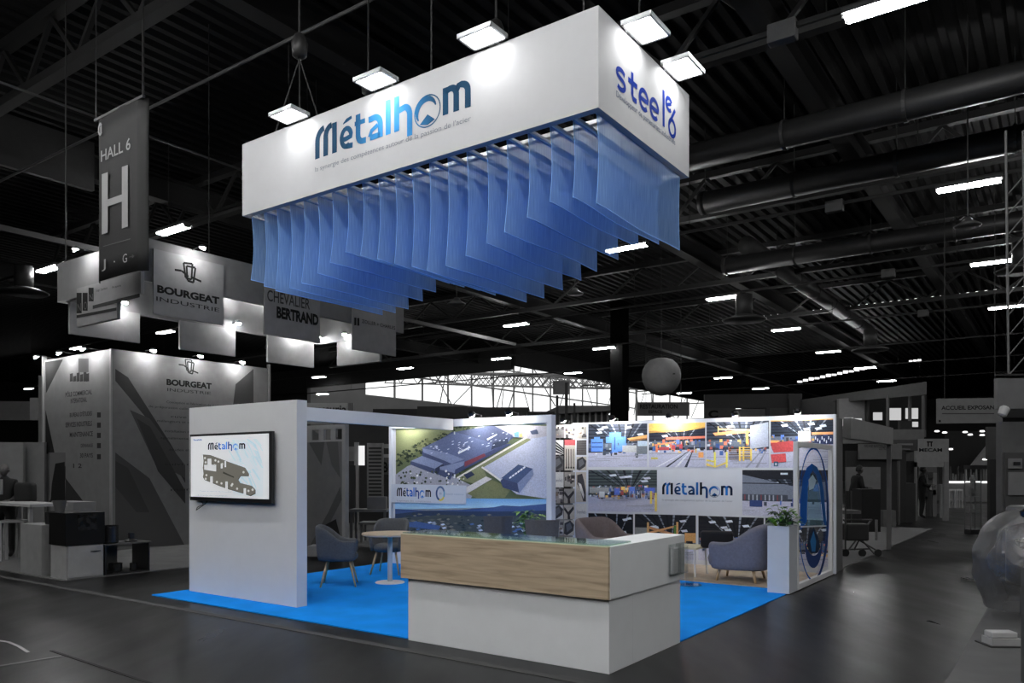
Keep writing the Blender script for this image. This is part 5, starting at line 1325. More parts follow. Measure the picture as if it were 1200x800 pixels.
pr.poly([(120.5, 204.5), (127.5, 202), (127.5, 272.5), (120.5, 275)], LW); pr.poly([(144, 196), (151, 193.5), (151, 265.5), (144, 268)], LW); pr.poly([(127.5, 234), (144, 228), (144, 236.5), (127.5, 242)], LW)
pr.line([(122, 289), (154, 280)], .012, (0.08, 0.08, 0.08, 1))
text_plane(pr, 'J', PBn, 120.5, 315, 125, 313.5, 10, LW); text_plane(pr, 'G', PBn, 145, 308.5, 150, 307, 10, LW); pr.rect(134.5, 306, 136, 307.5, LW)
pr.line([(152.5, 301.5), (158, 300)], .014, (0.05, 0.05, 0.05, 1)); pr.poly([(156, 298), (159, 300), (156, 303)], (0.05, 0.05, 0.05, 1))
for q in ribbon([(PBn.hit(121, 150)[0] + .05 * math.cos(math.radians(a)) - .06, PBn.hit(118, 152)[1] + .085 * math.sin(math.radians(a))) for a in range(60, 330, 20)], .035): pr.mb.poly([PBn.w(a, z, pr.off) for a, z in q], LW)
text_plane(pr, 'i', PBn, 118.6, 157, 120.6, 156.5, 11, LW, .03)
pr.build('lettering', PRS, o)
m = MB(); m.bar((mid - hwid, .70, z1), (mid + hwid, .70, z1), .04, .04); m.build('top_bar', grey(.05), o)
m = MB()
for x in (mid - hwid + .03, mid + hwid - .03): m.tube([(x, .70, z1), (x, .70, ZC - .13)], .008, 5)
w_ = m.build('suspension_wire', M_rail, o); w_['kind'] = 'stuff'

# cabinets, cooker, pans in front
m = MB(); m.box(-10.63, -9.90, .06, .60, .01, .79, .004); tag(m.build('cabinet', grey(.24), rot=ANG), 'plain grey cabinet left of the black cooker', 'cabinet')
cb = thing('cabinet', 'low white cabinet carrying the black cooker', 'cabinet', B(-9.37, .34, .01), ANG)
m = MB(); m.box(-9.62, -9.135, .07, .62, .01, .51); m.build('body', grey(.30), cb)
m = MB(); m.box(-9.135, -9.12, .09, .60, .03, .495, .002); d_ = m.build('door', grey(.36), cb)
m = MB(); m.box(-9.12, -9.10, .42, .56, .40, .41); m.build('handle', M_blk, d_)
ck = thing('cooker', 'black box cooker with glazed window on the white cabinet', 'cooker', B(-9.37, .34, .512), ANG)
m = MB(); m.box(-9.64, -9.11, .05, .63, .512, 1.0, .004); m.build('body', pm('black_enamel', (0.006, 0.006, 0.006, 1), .5, spec=.15), ck)
m = MB(); m.box(-9.112, -9.100, .22, .50, .73, .97); w_ = m.build('window', pm('dark_window_glass', (0.015, 0.015, 0.015, 1), .08, var=.9, scale=14), ck)
# open shelf unit
o = thing('shelf_unit', 'low open black shelf unit with metal pans, right of the cooker', 'shelf', B(-9.37, 1.0, .01), ANG)
m = MB(); m.box(-9.62, -9.12, .64, .66, .01, .47); m.box(-9.62, -9.12, 1.34, 1.36, .01, .47); m.box(-9.62, -9.12, .66, 1.34, .01, .03); m.build('side', M_blk, o)
m = MB(); m.box(-9.64, -9.10, .63, 1.38, .47, .49); m.build('top', grey(.07), o)
m = MB(); m.box(-9.62, -9.60, .66, 1.08, .03, .47); m.build('back', grey(.2), o)
M_steel = pm('dark_stainless', (.06, .06, .06, 1), .25, .8)
def can(name, label, s, t, z, r, h, mat, cat, prof=None):
    m = MB(); m.lathe(s, t, prof or [(r * .92, z), (r, z + .02), (r, z + h - .01), (r * 1.06, z + h), (r * .94, z + h), (r * .93, z + h - .02)], 24)
    return tag(m.build(name, mat, smooth=False), label, cat)
can('stock_pot', 'round dark steel pot on the shelf unit beside the cooker', -9.30, .80, .49, .13, .28, M_steel, 'pot')
can('pan', 'wide steel pan lying on the bottom of the shelf unit', -9.35, .92, .03, .10, .13, M_steel, 'pan')
can('tin', 'small steel tin on the bottom of the shelf unit', -9.22, 1.14, .03, .055, .12, M_steel, 'tin')
can('tray_pan', 'flat dark tray on the bottom of the shelf unit, left end', -9.25, .74, .03, .09, .03, M_steel, 'tray')
can('cup', 'tapered grey beaker standing on the black cooker', -9.45, .12, 1.0, .1, .19, grey(.1), 'cup', [(.06, 1.002), (.10, 1.18), (.095, 1.18), (.06, 1.02)])
can('jar', 'dark glass jar on the plain grey cabinet', -10.0, .25, .79, .09, .20, M_blk, 'jar')
o = thing('table_scale', 'small dark table appliance on the shelf unit', 'appliance', B(-9.3, 1.15, .49), ANG)
m = MB(); m.lathe(-9.3, 1.15, [(.10, .49), (.10, .51), (.04, .54)], 20); m.build('base', M_blk, o)
m = MB(); m.box(-9.33, -9.27, 1.11, 1.19, .54, .63, .004); m.build('head', M_blk, o)
# tall white table, stool
p = at(40, 592, 13.6)
o = thing('bar_table', 'long pale high table at the left picture edge', 'table', Vector((p.x, p.y, .01)), ANG)
M = Matrix.Translation((p.x, p.y, 0)) @ Matrix.Rotation(ANG, 4, 'Z')
m = MB(M); m.box(-1.3, .55, -.3, .3, 1.02, 1.07, .004); m.build('tabletop', grey(.34), o)
for x in (-1.2, .45):
    for y in (-.25, .25):
        m = MB(M); m.box(x - .03, x + .03, y - .03, y + .03, .01, 1.02); m.build('leg', grey(.25), o)
m = MB(M); m.box(-.1, .9, .05, .28, 1.07, 1.30); 
p = at(86, 600, 14.5); M2 = Matrix.Translation((p.x, p.y, 0)) @ Matrix.Rotation(ANG, 4, 'Z')
m = MB(M2); m.box(-.42, .42, -.2, .2, .01, 1.06, .004); tag(m.build('display_plinth', grey(.17), rot=ANG), 'pale grey plinth behind the black cooker', 'plinth')
m = MB()
p = fp(17, 657); M = Matrix.Translation(p) @ Matrix.Rotation(.3, 4, 'Z')
o = thing('stool', 'white square stool under the high table at the left edge', 'stool', p, .3)
m = MB(M); m.box(-.2, .2, -.2, .2, .70, .74, .004); m.build('seat', grey(.3), o)
for x in (-.17, .17):
    for y in (-.17, .17):
        m = MB(M); m.box(x - .02, x + .02, y - .02, y + .02, .01, .70); m.build('leg', grey(.28), o)
# partitions behind the seated man
for x0, x1, yt, yb, Y, v, lab in ((-30, 27, 518, 590, 17, .15, 'grey partition panel behind the man at the left edge'), (28, 52, 518, 600, 17.2, .12, 'grey partition panel between the man and the corner wall'), (-30, 36, 470, 492, 21, .06, 'long dark grey fascia above the left partitions'), (35, 44, 466, 492, 20.6, .16, 'short pale panel on the dark fascia at far left')):
    A = at(x0, yb, Y); Bq = at(x1, yt, Y)
    zb = .01 if yb > 580 else A.z
    m = MB(ID); m.box(A.x, Bq.x, Y, Y + .08, zb, Bq.z); tag(m.build('partition_panel', grey(v), smooth=False), lab, 'partition')
A = at(45, 440, 19.5)
m = MB(ID); m.box(A.x, A.x + .16, 19.5, 19.62, .01, A.z); tag(m.build('post', grey(.1)), 'tall pale post at the left, beside the corner wall', 'post')

# ================================================================== THROUGH THE GAP (left stand, deeper)
GS = 1.3
PG = Plane(B(-9, 4.55), SD)
o = thing('display_board', 'grey framed display panel with pale diagonal graphic seen behind the gap', 'display panel', B(-9.4, 4.6, .01), ANG)
Yg, sg = ray_t(405.5, 4.55)
m = MB(); m.box(sg - 2.4, sg - .09, 4.57, 4.6, .01, 2.22); m.build('panel', grey(.07), o)
m = MB(); m.box(sg - .09, sg, 4.53, 4.62, .01, 2.5); m.box(sg - 2.4, sg - .09, 4.53, 4.62, 2.42, 2.5); m.box(sg - 2.4, sg - .09, 4.55, 4.6, 2.18, 2.22)
for k in range(7): m.box(sg - .42 - k * .34, sg - .28 - k * .34, 4.55, 4.6, 2.22, 2.42)
m.build('frame', grey(.15), o)
pr = Print(PG, .006 - .02)
pr.poly([(362, 500), (380, 515), (376, 545), (362, 520)], (0.05, 0.05, 0.05, 1)); pr.poly([(381, 515), (395, 512), (398, 560), (388, 545)], (0.06, 0.06, 0.06, 1)); pr.poly([(398, 570), (400, 585), (372, 640), (362, 655), (362, 640), (384, 600)], (0.05, 0.05, 0.05, 1)); pr.poly([(380, 615), (393, 608), (398, 628), (398, 655), (374, 660)], (0.01, 0.01, 0.01, 1))
pr.build('graphic_print', PRS, o)
def simple(name, label, cat, x0, x1, yt, yb, Y, v, dep=.1, rough=.6, floorb=False, rot=0):
    A = at(x0, yb, Y); Bq = at(x1, yt, Y); xm = (A.x + Bq.x) / 2; hw = (Bq.x - A.x) / 2
    M = Matrix.Translation((xm, Y, 0)) @ Matrix.Rotation(rot, 4, 'Z')
    m = MB(M); m.box(-hw, hw, 0, dep, .005 if floorb else A.z, Bq.z, min(.004, dep / 5))
    return tag(m.build(name, grey(v, rough) if isinstance(v, float) else v, rot=rot), label, cat)
simple('wall_panel', 'dark wall panel behind the gap, below the fascia beam', 'panel', 405, 470, 497, 622, 24, .02, floorb=True)
simple('wall_panel', 'grey poster wall with rows of small print behind the gap', 'panel', 430, 449, 519, 585, 21, .09)
simple('light_column', 'bright upright light column behind the gap', 'light', 420, 427, 522, 545, 20.8, emat('column_glow', .9), dep=.05)
simple('post', 'pale post left of the bright light column', 'post', 415, 420, 518, 600, 20.9, .12, floorb=True)
simple('wall_panel', 'pale short panel left of the light column', 'panel', 406, 420, 523, 540, 22, .12)
simple('coat_stand', 'dark coat hanging behind the gap', 'coat', 410, 416, 545, 595, 20, .006)
pr = Print(Plane(Vector((0, 20.98, 0)), Vector((1, 0, 0))), .002)
for k in range(14): pr.rect(432, 524 + k * 4.2, 447, 526 + k * 4.2, (0.02, 0.02, 0.02, 1))
tag(pr.build('poster_lettering', PRS), 'rows of dark print on the grey poster behind the gap', 'poster')
pr = Print(Plane(Vector((0, 23.95, 0)), Vector((1, 0, 0))), .004)
pr.rect(448, 520, 470, 525, (0.2, 0.2, 0.2, 1)); pr.rect(448, 532, 470, 536, (0.25, 0.25, 0.25, 1)); pr.rect(448, 536, 470, 556, (0.08, 0.08, 0.08, 1))
a_, z_ = pr.pl.hit(448.5, 553); a2_, z2_ = pr.pl.hit(462, 541); put_text(pr, 'BC', a_, a2_, z_, z2_, K0, .03)
tag(pr.build('shop_sign', PRS), 'pale sign with big black letters BC behind the gap', 'sign')
def bench(label, x0, x1, ytop, ybot, Y, v):
    A = at(x0, ybot, Y); Bq = at(x1, ytop, Y)
    o = thing('bar_table', label, 'table', Vector(((A.x + Bq.x) / 2, Y + .3, .01)))
    m = MB(ID); m.box(A.x, Bq.x, Y, Y + .6, Bq.z - .05, Bq.z); m.build('tabletop', grey(v), o)
    for x in (A.x + .03, Bq.x - .07):
        for y in (Y + .03, Y + .53):
            m = MB(ID); m.box(x, x + .05, y, y + .05, .01, Bq.z - .05); m.build('leg', grey(v * .7), o)
bench('pale high table behind the gap, the nearer one', 408, 453, 597, 650, 16.2, .13)
bench('pale table behind the gap, the farther one', 420, 458, 612, 640, 17.5, .10)
simple('carton', 'small pale box standing on the far table behind the gap', 'box', 430, 452, 582, 596.5, 16.4, .12, dep=.25)
# bouquet-like clutter on the post
simple('stool', 'pale bench seen left of the nearer felt chair', 'stool', 360, 376, 640, 652, 14.3, .12, dep=.4)
# EXCURIA sign
PE = Plane(Vector((0, 26, 0)), Vector((1, 0, 0)))
o = simple('shop_sign', 'pale sign reading excuria above the fascia beam', 'sign', 355, 407, 472, 496, 26, .17, dep=.1)
simple('post', 'dark grey post at the right end of the excuria sign', 'post', 408.5, 414, 472, 500, 26, .06)
pr = Print(PE, .006); a_, z_ = PE.hit(368, 483.5); a2_, z2_ = PE.hit(406, 475); put_text(pr, 'excuria', a_, a2_, z_, z2_, K0, .02); l_ = pr.build('lettering', PRS, o)

# floor marks bottom left
m = MB(ID); pts = [fp(x, y, .004) for x, y in ((-20, 752), (-4, 750), (10, 752), (22, 757), (33, 764))]
for a, b in zip(pts, pts[1:]): m.bar(a, b, .03, .003)
tag(m.build('floor_marking', grey(.3)), 'curved white floor line at the bottom left corner', 'floor marking')
m = MB(ID); m.bar(fp(-20, 783, .004), fp(72, 768.5, .004), .04, .003); tag(m.build('floor_marking', grey(.16)), 'straight pale floor line at the bottom left', 'floor marking')
m = MB(ID); m.bar(fp(60, 762, .003), fp(200, 808, .003), .03, .003); tag(m.build('floor_joint', grey(.004)), 'dark expansion joint in the floor, bottom left', 'floor joint')

# ================================================================== RIGHT-HAND AISLE STANDS
GS = 1.45
def box3(m, x0, x1, y0, y1, z0, z1): m.box(x0, x1, y0, y1, z0, z1); return m
# stand 1: post and fascia continuing from the dark store wall
Yp, tp_ = ray_s(1043, .06)
rs = thing('stand_portal', 'dark grey stand frame with sloping fascia right of the clear divider', 'stand frame', B(.1, (8.1 + tp_) / 2, .01), ANG)
m = MB(); m.box(.0, .12, 8.1, tp_, 2.16, 2.50); m.build('fascia', grey(.09), rs, smooth=False)
m = MB(); m.box(.0, .08, tp_ - .04, tp_ + .04, .01, 2.5); m.build('post', grey(.07), rs, smooth=False)
m = MB(); m.box(-2.2, .0, tp_ - .03, tp_ + .03, 2.2, 2.5); m.build('fascia', grey(.07), rs, smooth=False)
m = MB(); m.box(-4, -.05, 8.2, 19, .0, .008); tag(m.build('carpet', grey(.09, .95), rot=ANG, smooth=False), 'grey carpet of the first stand along the right aisle', 'carpet')
simple('wall_panel', 'dark rear wall of the first stand on the right aisle', 'panel', 992, 1062, 528, 600, 24, .018, floorb=True)
o = simple('wall_panel', 'pale upper wall strip with small print on the first right stand', 'panel', 1007, 1057, 520, 538, 23.8, .085)
pr = Print(Plane(Vector((0, 23.79, 0)), Vector((1, 0, 0))), .003)
for a_, b_, yb_, s_ in ((1013, 1038, 524, 'MACHINES INDUSTRIELLES'), (1030, 1045, 527, 'OUTILLAGE')): text_px(pr, s_, a_, b_, yb_, yb_ - 3, (0.015, 0.015, 0.015, 1))
pr.build('lettering', PRS, o)
o = simple('wall_screen', 'grey lit display screen behind the standing person on the right', 'screen', 992, 1032, 547, 575, 23, .10)
simple('podium', 'black square podium beside the standing person on the right', 'podium', 1010, 1032, 573, 622, 20.6, .006, dep=.6, floorb=True)
simple('podium', 'grey slim podium left of the black square podium', 'podium', 1002, 1009, 575, 610, 21.5, .035, dep=.3, floorb=True)
simple('low_table', 'low pale table beside the dark store wall', 'table', 988, 1009, 598, 602, 18.6, .07, dep=.5)
simple('box', 'pale carton on the aisle-side carpet beside the stand post', 'box', 1035, 1050, 598, 616, 22.4, .075, dep=.3, floorb=True)
p = fp(1027, 633); m = MB(Matrix.Translation(p)); m.tube([(0, 0, 0), (0, 0, .48)], .03, 10); tag(m.build('barrier_post', grey(.11)), 'short pale upright post on the aisle floor', 'post')
# folded trolley
p = fp(1003, 652); o = thing('hand_trolley', 'dark folded trolley standing beside the dark store wall', 'trolley', p)
M = Matrix.Translation(p)
m = MB(M); r = random.Random(2)
for a, b in (((-.2, 0, .05), (.35, .1, .7)), ((.35, 0, .05), (-.2, .1, .7)), ((-.2, 0, .7), (.3, 0, .7)), ((-.2, .3, .1), (.4, .3, .12)), ((.0, 0, .35), (.45, .1, .1)), ((-.2, 0, .05), (-.2, 0, .95)), ((.1, 0, .4), (.1, .3, .1))): m.tube([a, b], .016, 6)
m.build('frame', grey(.04, .4), o)
for x in (-.2, .12, .42):
    m = MB(M @ Matrix.Translation((x, 0, .07)) @ Matrix.Rotation(pi / 2, 4, 'X')); m.lathe(0, 0, [(.03, -.02), (.07, -.015), (.07, .015), (.03, .02)], 16); m.build('wheel', M_rub, o)
m = MB(M); m.box(-.18, .25, -.02, .25, .3, .62, .03); m.build('bag', grey(.02), o)
# stand 2 fascia
simple('signboard', 'pale upper fascia above the second right stand', 'fascia', 1044, 1083, 503, 515, 26, .08, floorb=False)
simple('signboard', 'dark fascia with two pale bars between stand post and MECAM sign', 'fascia', 1044, 1080, 515, 528, 25.9, .035)
simple('light_strip', 'upper pale bar on the dark fascia left of MECAM sign', 'light', 1052, 1070, 519.5, 521.5, 25.85, .12, dep=.04)
simple('light_strip', 'lower pale bar on the dark fascia left of MECAM sign', 'light', 1057, 1067, 525.5, 527, 25.85, .09, dep=.04)
simple('wall_panel', 'mid grey strip wall left of the MECAM sign', 'panel', 1044, 1075, 528, 540, 26, .055)
simple('wall_panel', 'black wall panel left of the MECAM doorway', 'panel', 1052, 1072, 540, 604, 25.5, .012, floorb=True)
simple('display_case', 'dark glazed display case in front of the black panel', 'display case', 1058, 1073, 566, 612, 24.3, .02, dep=.5, floorb=True)
simple('post', 'slim pale edge post beside the dark display case', 'post', 1053, 1055, 540, 616, 23.2, .06, floorb=True)
PM = Plane(Vector((0, 25, 0)), Vector((1, 0, 0)))
ms = thing('mecam_sign'.replace('mecam_', 'stand_'), 'pale grey stand sign with dark MECAM lettering over a doorway', 'sign', at(1092, 600, 25))
m = MB(ID)
for x0, x1, yt_, yb_ in ((1077.5, 1112, 514, 541), (1073, 1077.5, 528, 547), (1077.5, 1106, 541, 547)):
    A = at(x0, yb_, 25); Bq = at(x1, yt_, 25); m.box(A.x, Bq.x, 25, 25.1, A.z, Bq.z)
m.build('board', grey(.15), ms, smooth=False)
A = at(1106.5, 600, 25); Bq = at(1112, 541, 25); m = MB(ID); m.box(A.x, Bq.x, 25, 25.1, .01, Bq.z); m.build('post', grey(.12), ms, smooth=False)
A = at(1073, 600, 25); Bq = at(1075, 541, 25); m = MB(ID); m.box(A.x, Bq.x, 25, 25.1, .01, Bq.z); m.build('post', grey(.10), ms, smooth=False)
pr = Print(PM, .004); text_px(pr, 'MECAM', 1077, 1104, 529, 525, K0, .03)
for q in ((1086, 517, 1093, 518.5), (1087, 518.5, 1088.5, 523), (1090.5, 518.5, 1092, 523)): pr.rect(*q, K0)
pr.build('lettering', PRS, ms)
simple('wall_panel', 'white column at the right of the MECAM doorway', 'panel', 1103, 1109, 567, 598, 26.5, .2, floorb=True)
simple('wall_panel', 'grey inner wall seen through the MECAM doorway', 'panel', 1078, 1104, 547, 590, 29, .06, floorb=True)
simple('wall_panel', 'dark panel upper right inside the MECAM doorway', 'panel', 1100, 1106, 547, 567, 26, .03)
r = random.Random(12)
o = thing('machine', 'pale machine on display inside the MECAM doorway', 'machine', at(1090, 598, 27))
for k in range(12):
    x = 1082 + r.random() * 16; y = 552 + r.random() * 36; m = MB(ID); A = at(x, y + 3 + r.random() * 6, 27); Bq = at(x + 1.5 + r.random() * 4, y, 27); m.box(A.x, Bq.x, 27, 27.4, A.z if k % 3 else .02, Bq.z); m.build('housing', grey((.05, .12, .22, .03)[k % 4]), o)
# bar at the end of the aisle
simple('bar_counter', 'long grey bar counter with lit top edge at the aisle end', 'counter', 1112, 1162, 566, 590, 40, .10, dep=.7, floorb=True)
simple('light_strip', 'bright light strip along the far bar counter top', 'light', 1113, 1161, 563.5, 566, 39.95, emat('bar_strip_glow', 1.2), dep=.1)
for i, x in enumerate((1112.5, 1121)):
    A = at(x, 595, 33.5); Bq = at(x + 7.5, 573, 33.5)
    o = thing('stool', 'white square bar stool at the far bar, the %s one' % ('left', 'right')[i], 'stool', Vector(((A.x + Bq.x) / 2, 33.6, .01)))
    m = MB(ID); m.box(A.x, Bq.x, 33.5, 33.75, Bq.z - .08, Bq.z); m.build('seat', grey(.30), o)
    for xx in (A.x, Bq.x - .04):
        for yy in (33.5, 33.71): m = MB(ID); m.box(xx, xx + .04, yy, yy + .04, .01, Bq.z - .08); m.build('leg', grey(.22), o)
    m = MB(ID); m.box(A.x, Bq.x, 33.6, 33.63, .35, .39); m.build('footrest', grey(.2), o)
simple('back_wall', 'black rear wall of the far bar', 'panel', 1108, 1175, 505, 570, 44, .006, floorb=True)
r = random.Random(22)
for k in range(16):
    x = 1114 + k * 3.0; h = r.uniform(4, 14); m = MB(ID); A = at(x, 560, 42.5 + (k % 3) * .3); Bq = at(x + 2.2, 560 - h, 42.5); y_ = 42.5 + (k % 3) * .3
    m.tube([(A.x, y_, A.z - .6), (A.x, y_, Bq.z - .12)], .10, 8, r1=.05); m.tube([(A.x, y_, Bq.z - .12), (A.x, y_, Bq.z)], .04, 6)
    o = tag(m.build('bottle', grey((.03, .08, .12, .015)[k % 4], .25)), 'pale blurred bottle behind the far bar, %s from the left' % ORD[k], 'bottle', 'bottles behind the far bar')
A = at(1140, 545, 43); 
m = MB(ID); q = [at(1138, 545, 43), at(1158, 545, 43), at(1158, 520, 43)]; a = [m.v(v) for v in q]; b = [m.v(v + Vector((0, .1, 0))) for v in q]; m._f(a); m._f(b[::-1])
for k in range(3): m._f([a[k], b[k], b[(k + 1) % 3], a[(k + 1) % 3]])
tag(m.build('awning', grey(.13)), 'pale triangular canopy at the far end of the right aisle', 'canopy')
for i, (x, y) in enumerate(((1131, 507), (1137, 510), (1151, 506), (1151, 510.5), (1107, 507.5), (1098, 506), (1114, 527), (1154, 539))):
    c = at(x, y, 38 + i * .2); m = MB(Matrix.Translation(c)); m.lathe(0, 0, [(.06, 0), (.12, .02), (.08, .08)], 12)
    tag(m.build('ceiling_spot', emat('far_spot_glow', 2.2)), 'tiny lit far spotlight over the right aisle, %s' % ('above the bar at left', 'above the bar at centre', 'upper one right of centre', 'lower one right of centre', 'left of the bar', 'above the MECAM sign', 'right beside the MECAM sign', 'below the pale canopy')[i], 'light', 'far spotlights over the aisle')
# tall glass case
cs = thing('glass_showcase', 'tall narrow glass showcase on black base beside the wrapped object', 'showcase', fp(1143.5, 626))
A = fp(1137.5, 626); w = 13 / F * A.y; M = Matrix.Translation(A)
m = MB(M); m.box(0, w, 0, w, 0, .12); m.build('base', M_blk, cs)
m = MB(M); m.box(-.02, w * 1.6, -.02, w, 1.66, 1.76); m.build('lid', M_blk, cs)
m = MB(M)
for x in (0, w - .02):
    for y in (0, w - .02): m.box(x, x + .02, y, y + .02, .12, 1.66)
m.build('frame', grey(.08), cs)
m = MB(M); m.box(.01, w - .01, .012, .015, .12, 1.66); m.build('pane', M_glass, cs)
for k, z in enumerate((.55, .95, 1.3)):
    m = MB(M); m.box(.02, w - .02, .03, w - .03, z, z + .015); m.build('shelf', grey(.1), cs)
    m = MB(M); m.lathe(w * .45, w * .5, [(.04, z + .016), (.07, z + .1), (.03, z + .22)], 10); m.build('exhibit', grey((.16, .08, .2)[k]), cs)
# right edge stand
simple('wall_panel', 'dark wall panel left of the pale right-edge stand', 'panel', 1160, 1174, 538, 620, 17, .015, floorb=True)
simple('wall_panel', 'grey shutter-like panel above the dark right wall', 'panel', 1158, 1174, 500, 538, 17.2, .04)
o = simple('stand_wall', 'pale grey stand wall at the right picture edge', 'panel', 1173.5, 1260, 494, 620, 13.5, .085, floorb=True, dep=.15)
o2 = simple('notice_board', 'framed notice board on the pale right-edge stand wall', 'notice board', 1178, 1206, 530, 595, 13.4, .05, dep=.05)
simple('notice', 'small pale notice with dark label on the right notice board', 'notice', 1182, 1198, 537, 549, 13.35, .13, dep=.02)
simple('notice_label', 'dark label printed on the small pale notice', 'label', 1188, 1196, 541, 545, 13.33, .01, dep=.01)
simple('notice', 'pale blank sheet on the lower right notice board', 'notice', 1182, 1204, 553, 580, 13.35, .13, dep=.02)
simple('stand_fascia', 'pale deep fascia block at the right picture edge', 'fascia', 1169, 1260, 443, 479, 13.2, .105, dep=.1)
simple('stand_fascia', 'darker under-fascia band at the right picture edge', 'fascia', 1178, 1260, 479, 489, 13.6, .06, dep=.1)
simple('rail', 'thin black rail on top of the right-edge fascia block', 'rail', 1168, 1260, 438, 440, 13.2, .02, dep=.05)
A = at(1176, 482, 13.0); m = MB(Matrix.Translation(A) @ Matrix.Rotation(math.radians(25), 4, 'Y')); m.lathe(0, 0, [(.03, -.09), (.07, -.06), (.08, .06), (.05, .09)], 16); tag(m.build('fascia_lamp', grey(.35)), 'small bright lamp head under the right-edge fascia block', 'lamp')
m = MB(ID)
c0 = at(1182, 440, 13.5)
for dx in (0, .3):
    m.tube([(c0.x + dx, 13.5, c0.z), (c0.x + dx - .05, 13.5, 7.5)], .02, 6)
for k in range(10): z = c0.z + k * .35; m.tube([(c0.x, 13.5, z), (c0.x + .3, 13.5, z + .35)], .012, 5)
tag(m.build('lattice_mast', grey(.08)), 'thin lattice mast rising above the right-edge fascia block', 'mast')
# ACCUEIL EXPOSANTS sign
Ps = Plane(at(1098, 480, 22), Vector((1, -.16, 0)))
a1 = Ps.hit(1175, 480)[0]; z0_ = Ps.hit(1098, 496)[1]; z1_ = Ps.hit(1098, 467)[1]
o = thing('hanging_sign', 'wide grey hanging sign reading ACCUEIL EXPOSANTS over the right aisle', 'sign', Ps.w(a1 / 2, z0_))
m = MB(ID); a = [m.v(Ps.w(x, z, off)) for off in (0, -.06) for x, z in ((0, z0_), (a1, z0_), (a1, z1_), (0, z1_))]
m._f(a[:4]); m._f(a[4:][::-1])
for k in range(4): m._f([a[k], a[k + 4], a[(k + 1) % 4 + 4], a[(k + 1) % 4]])
m.build('board', grey(.085), o)
pr = Print(Ps, .004); text_px(pr, 'ACCUEIL EXPOSANTS', 1103, 1173, 480, 475.5, (0.01, 0.01, 0.01, 1), .03)
pr.rect(1104, 484, 1165, 485, (0.03, 0.03, 0.03, 1)); pr.rect(1100, 492, 1102.5, 494.5, K0); pr.rect(1167, 467, 1168.5, 470, K0)
pr.build('lettering', PRS, o)
m = MB(ID)
for x in (.2, a1 - .2): p_ = Ps.w(x, z1_); m.tube([p_, (p_.x, p_.y, ZC - .13)], .01, 5)
w_ = m.build('suspension_wire', M_rail, o); w_['kind'] = 'stuff'

GS = 1.4
# ================================================================== MID BACKGROUND: balloon, sign, offices, dark kiosks
bp_ = at(775, 441.5, 30); o = thing('hanging_balloon', 'round grey inflated balloon hanging right of the black column', 'balloon', bp_)
m = MB(Matrix.Translation(bp_)); m.lathe(0, 0, [(.02, -.73), (.2, -.70), (.42, -.60), (.6, -.42), (.71, -.18), (.74, .06), (.71, .28), (.61, .48), (.44, .64), (.24, .71), (.03, .74)], 36)
m.build('skin', grey(.12, .7), o, smooth=True)
m = MB(ID); m.tube([bp_ + Vector((0, 0, .66)), (bp_.x, bp_.y, ZC - .13)], .01, 5); m.build('wire', M_rail, o)
m = MB(ID); q = at(787, 437, 29.25); m.box(q.x - .12, q.x + .02, 29.33, 29.34, q.z - .04, q.z + .02); m.box(q.x + .05, q.x + .15, 29.33, 29.34, q.z - .04, q.z + .01); m.build('logo', grey(.02), o)
o = simple('hanging_sign', 'dark grey hanging sign board right of the black column', 'sign', 747, 808, 471, 487, 46, .055, dep=.12)
for q_ in (at(757, 472, 46.06), at(798, 472, 46.06)):
    m = MB(ID); m.tube([q_ - Vector((0, 0, .05)), (q_.x, q_.y, ZC - .13)], .02, 5); m.build('suspension_wire', M_rail, o)
pr = Print(Plane(Vector((0, 45.99, 0)), Vector((1, 0, 0))), .004)
text_px(pr, 'RESTAURATION', 750, 794, 478.5, 473.5, (0.0075, 0.0075, 0.0075, 1), .02); text_px(pr, 'ESPACE', 760, 776, 484, 480.5, (0.0075, 0.0075, 0.0075, 1), .02)
pr.build('lettering', PRS, o)
# office building under the roof
of = thing('office_block', 'long grey two-storey office block with glazed upper floor at the back right', 'building', at(950, 560, 50))
def obox(name, x0, x1, yt, yb, Y, v, dep=.3, ytr=None, ybr=None, Yr=None):
    Yr = Yr or Y; ytr = yt if ytr is None else ytr; ybr = yb if ybr is None else ybr
    m = MB(ID); q = [at(x0, yb, Y), at(x1, ybr, Yr), at(x1, ytr, Yr), at(x0, yt, Y)]
    a = [m.v(p) for p in q]; b = [m.v(p + Vector((0, dep, 0))) for p in q]
    m._f(a); m._f(b[::-1])
    for k in range(4): m._f([a[k], b[k], b[(k + 1) % 4], a[(k + 1) % 4]])
    return m.build(name, grey(v) if isinstance(v, float) else v, of, smooth=False)
obox('wall', 826, 945, 500, 545, 56, .02)
obox('fascia', 826, 938, 462, 478, 55, .018, ytr=461)
obox('wall', 826, 862, 478, 500, 54.8, .028)
obox('window', 862, 898, 479, 500, 54.6, .055)
obox('pier', 898, 902, 477, 500, 54.4, .02); obox('wall', 902, 925, 478, 500, 54.8, .035)
obox('pier', 925, 940, 461, 500, 54, .02); obox('pier', 935, 937.5, 478, 500, 53.8, .08)
obox('roof_edge', 940, 1086, 468, 475, 53.5, .05, ytr=447, ybr=462, Yr=44)
obox('wall', 940, 979, 475, 500, 53.3, .045, ytr=471, Yr=50)
obox('pier', 979, 983, 469, 500, 50, .015)
obox('window', 983, 1016, 467, 505, 49.5, .12, ytr=465)
obox('pier', 1016, 1019, 465, 510, 49, .02)
obox('wall', 1018, 1086, 465, 512, 52, .01, ytr=458)
for x in (1041, 1067, 1083): obox('mullion', x, x + 1.4, 463, 508, 46.5, .06)
obox('parapet', 1018, 1085, 504, 512, 46, .06); obox('plant_trough', 1055, 1068, 493, 504, 46.2, .02)
M_win = emat('window_reflection_glow', .55)  # outdoor reflections in the office glass, painted as glowing panes
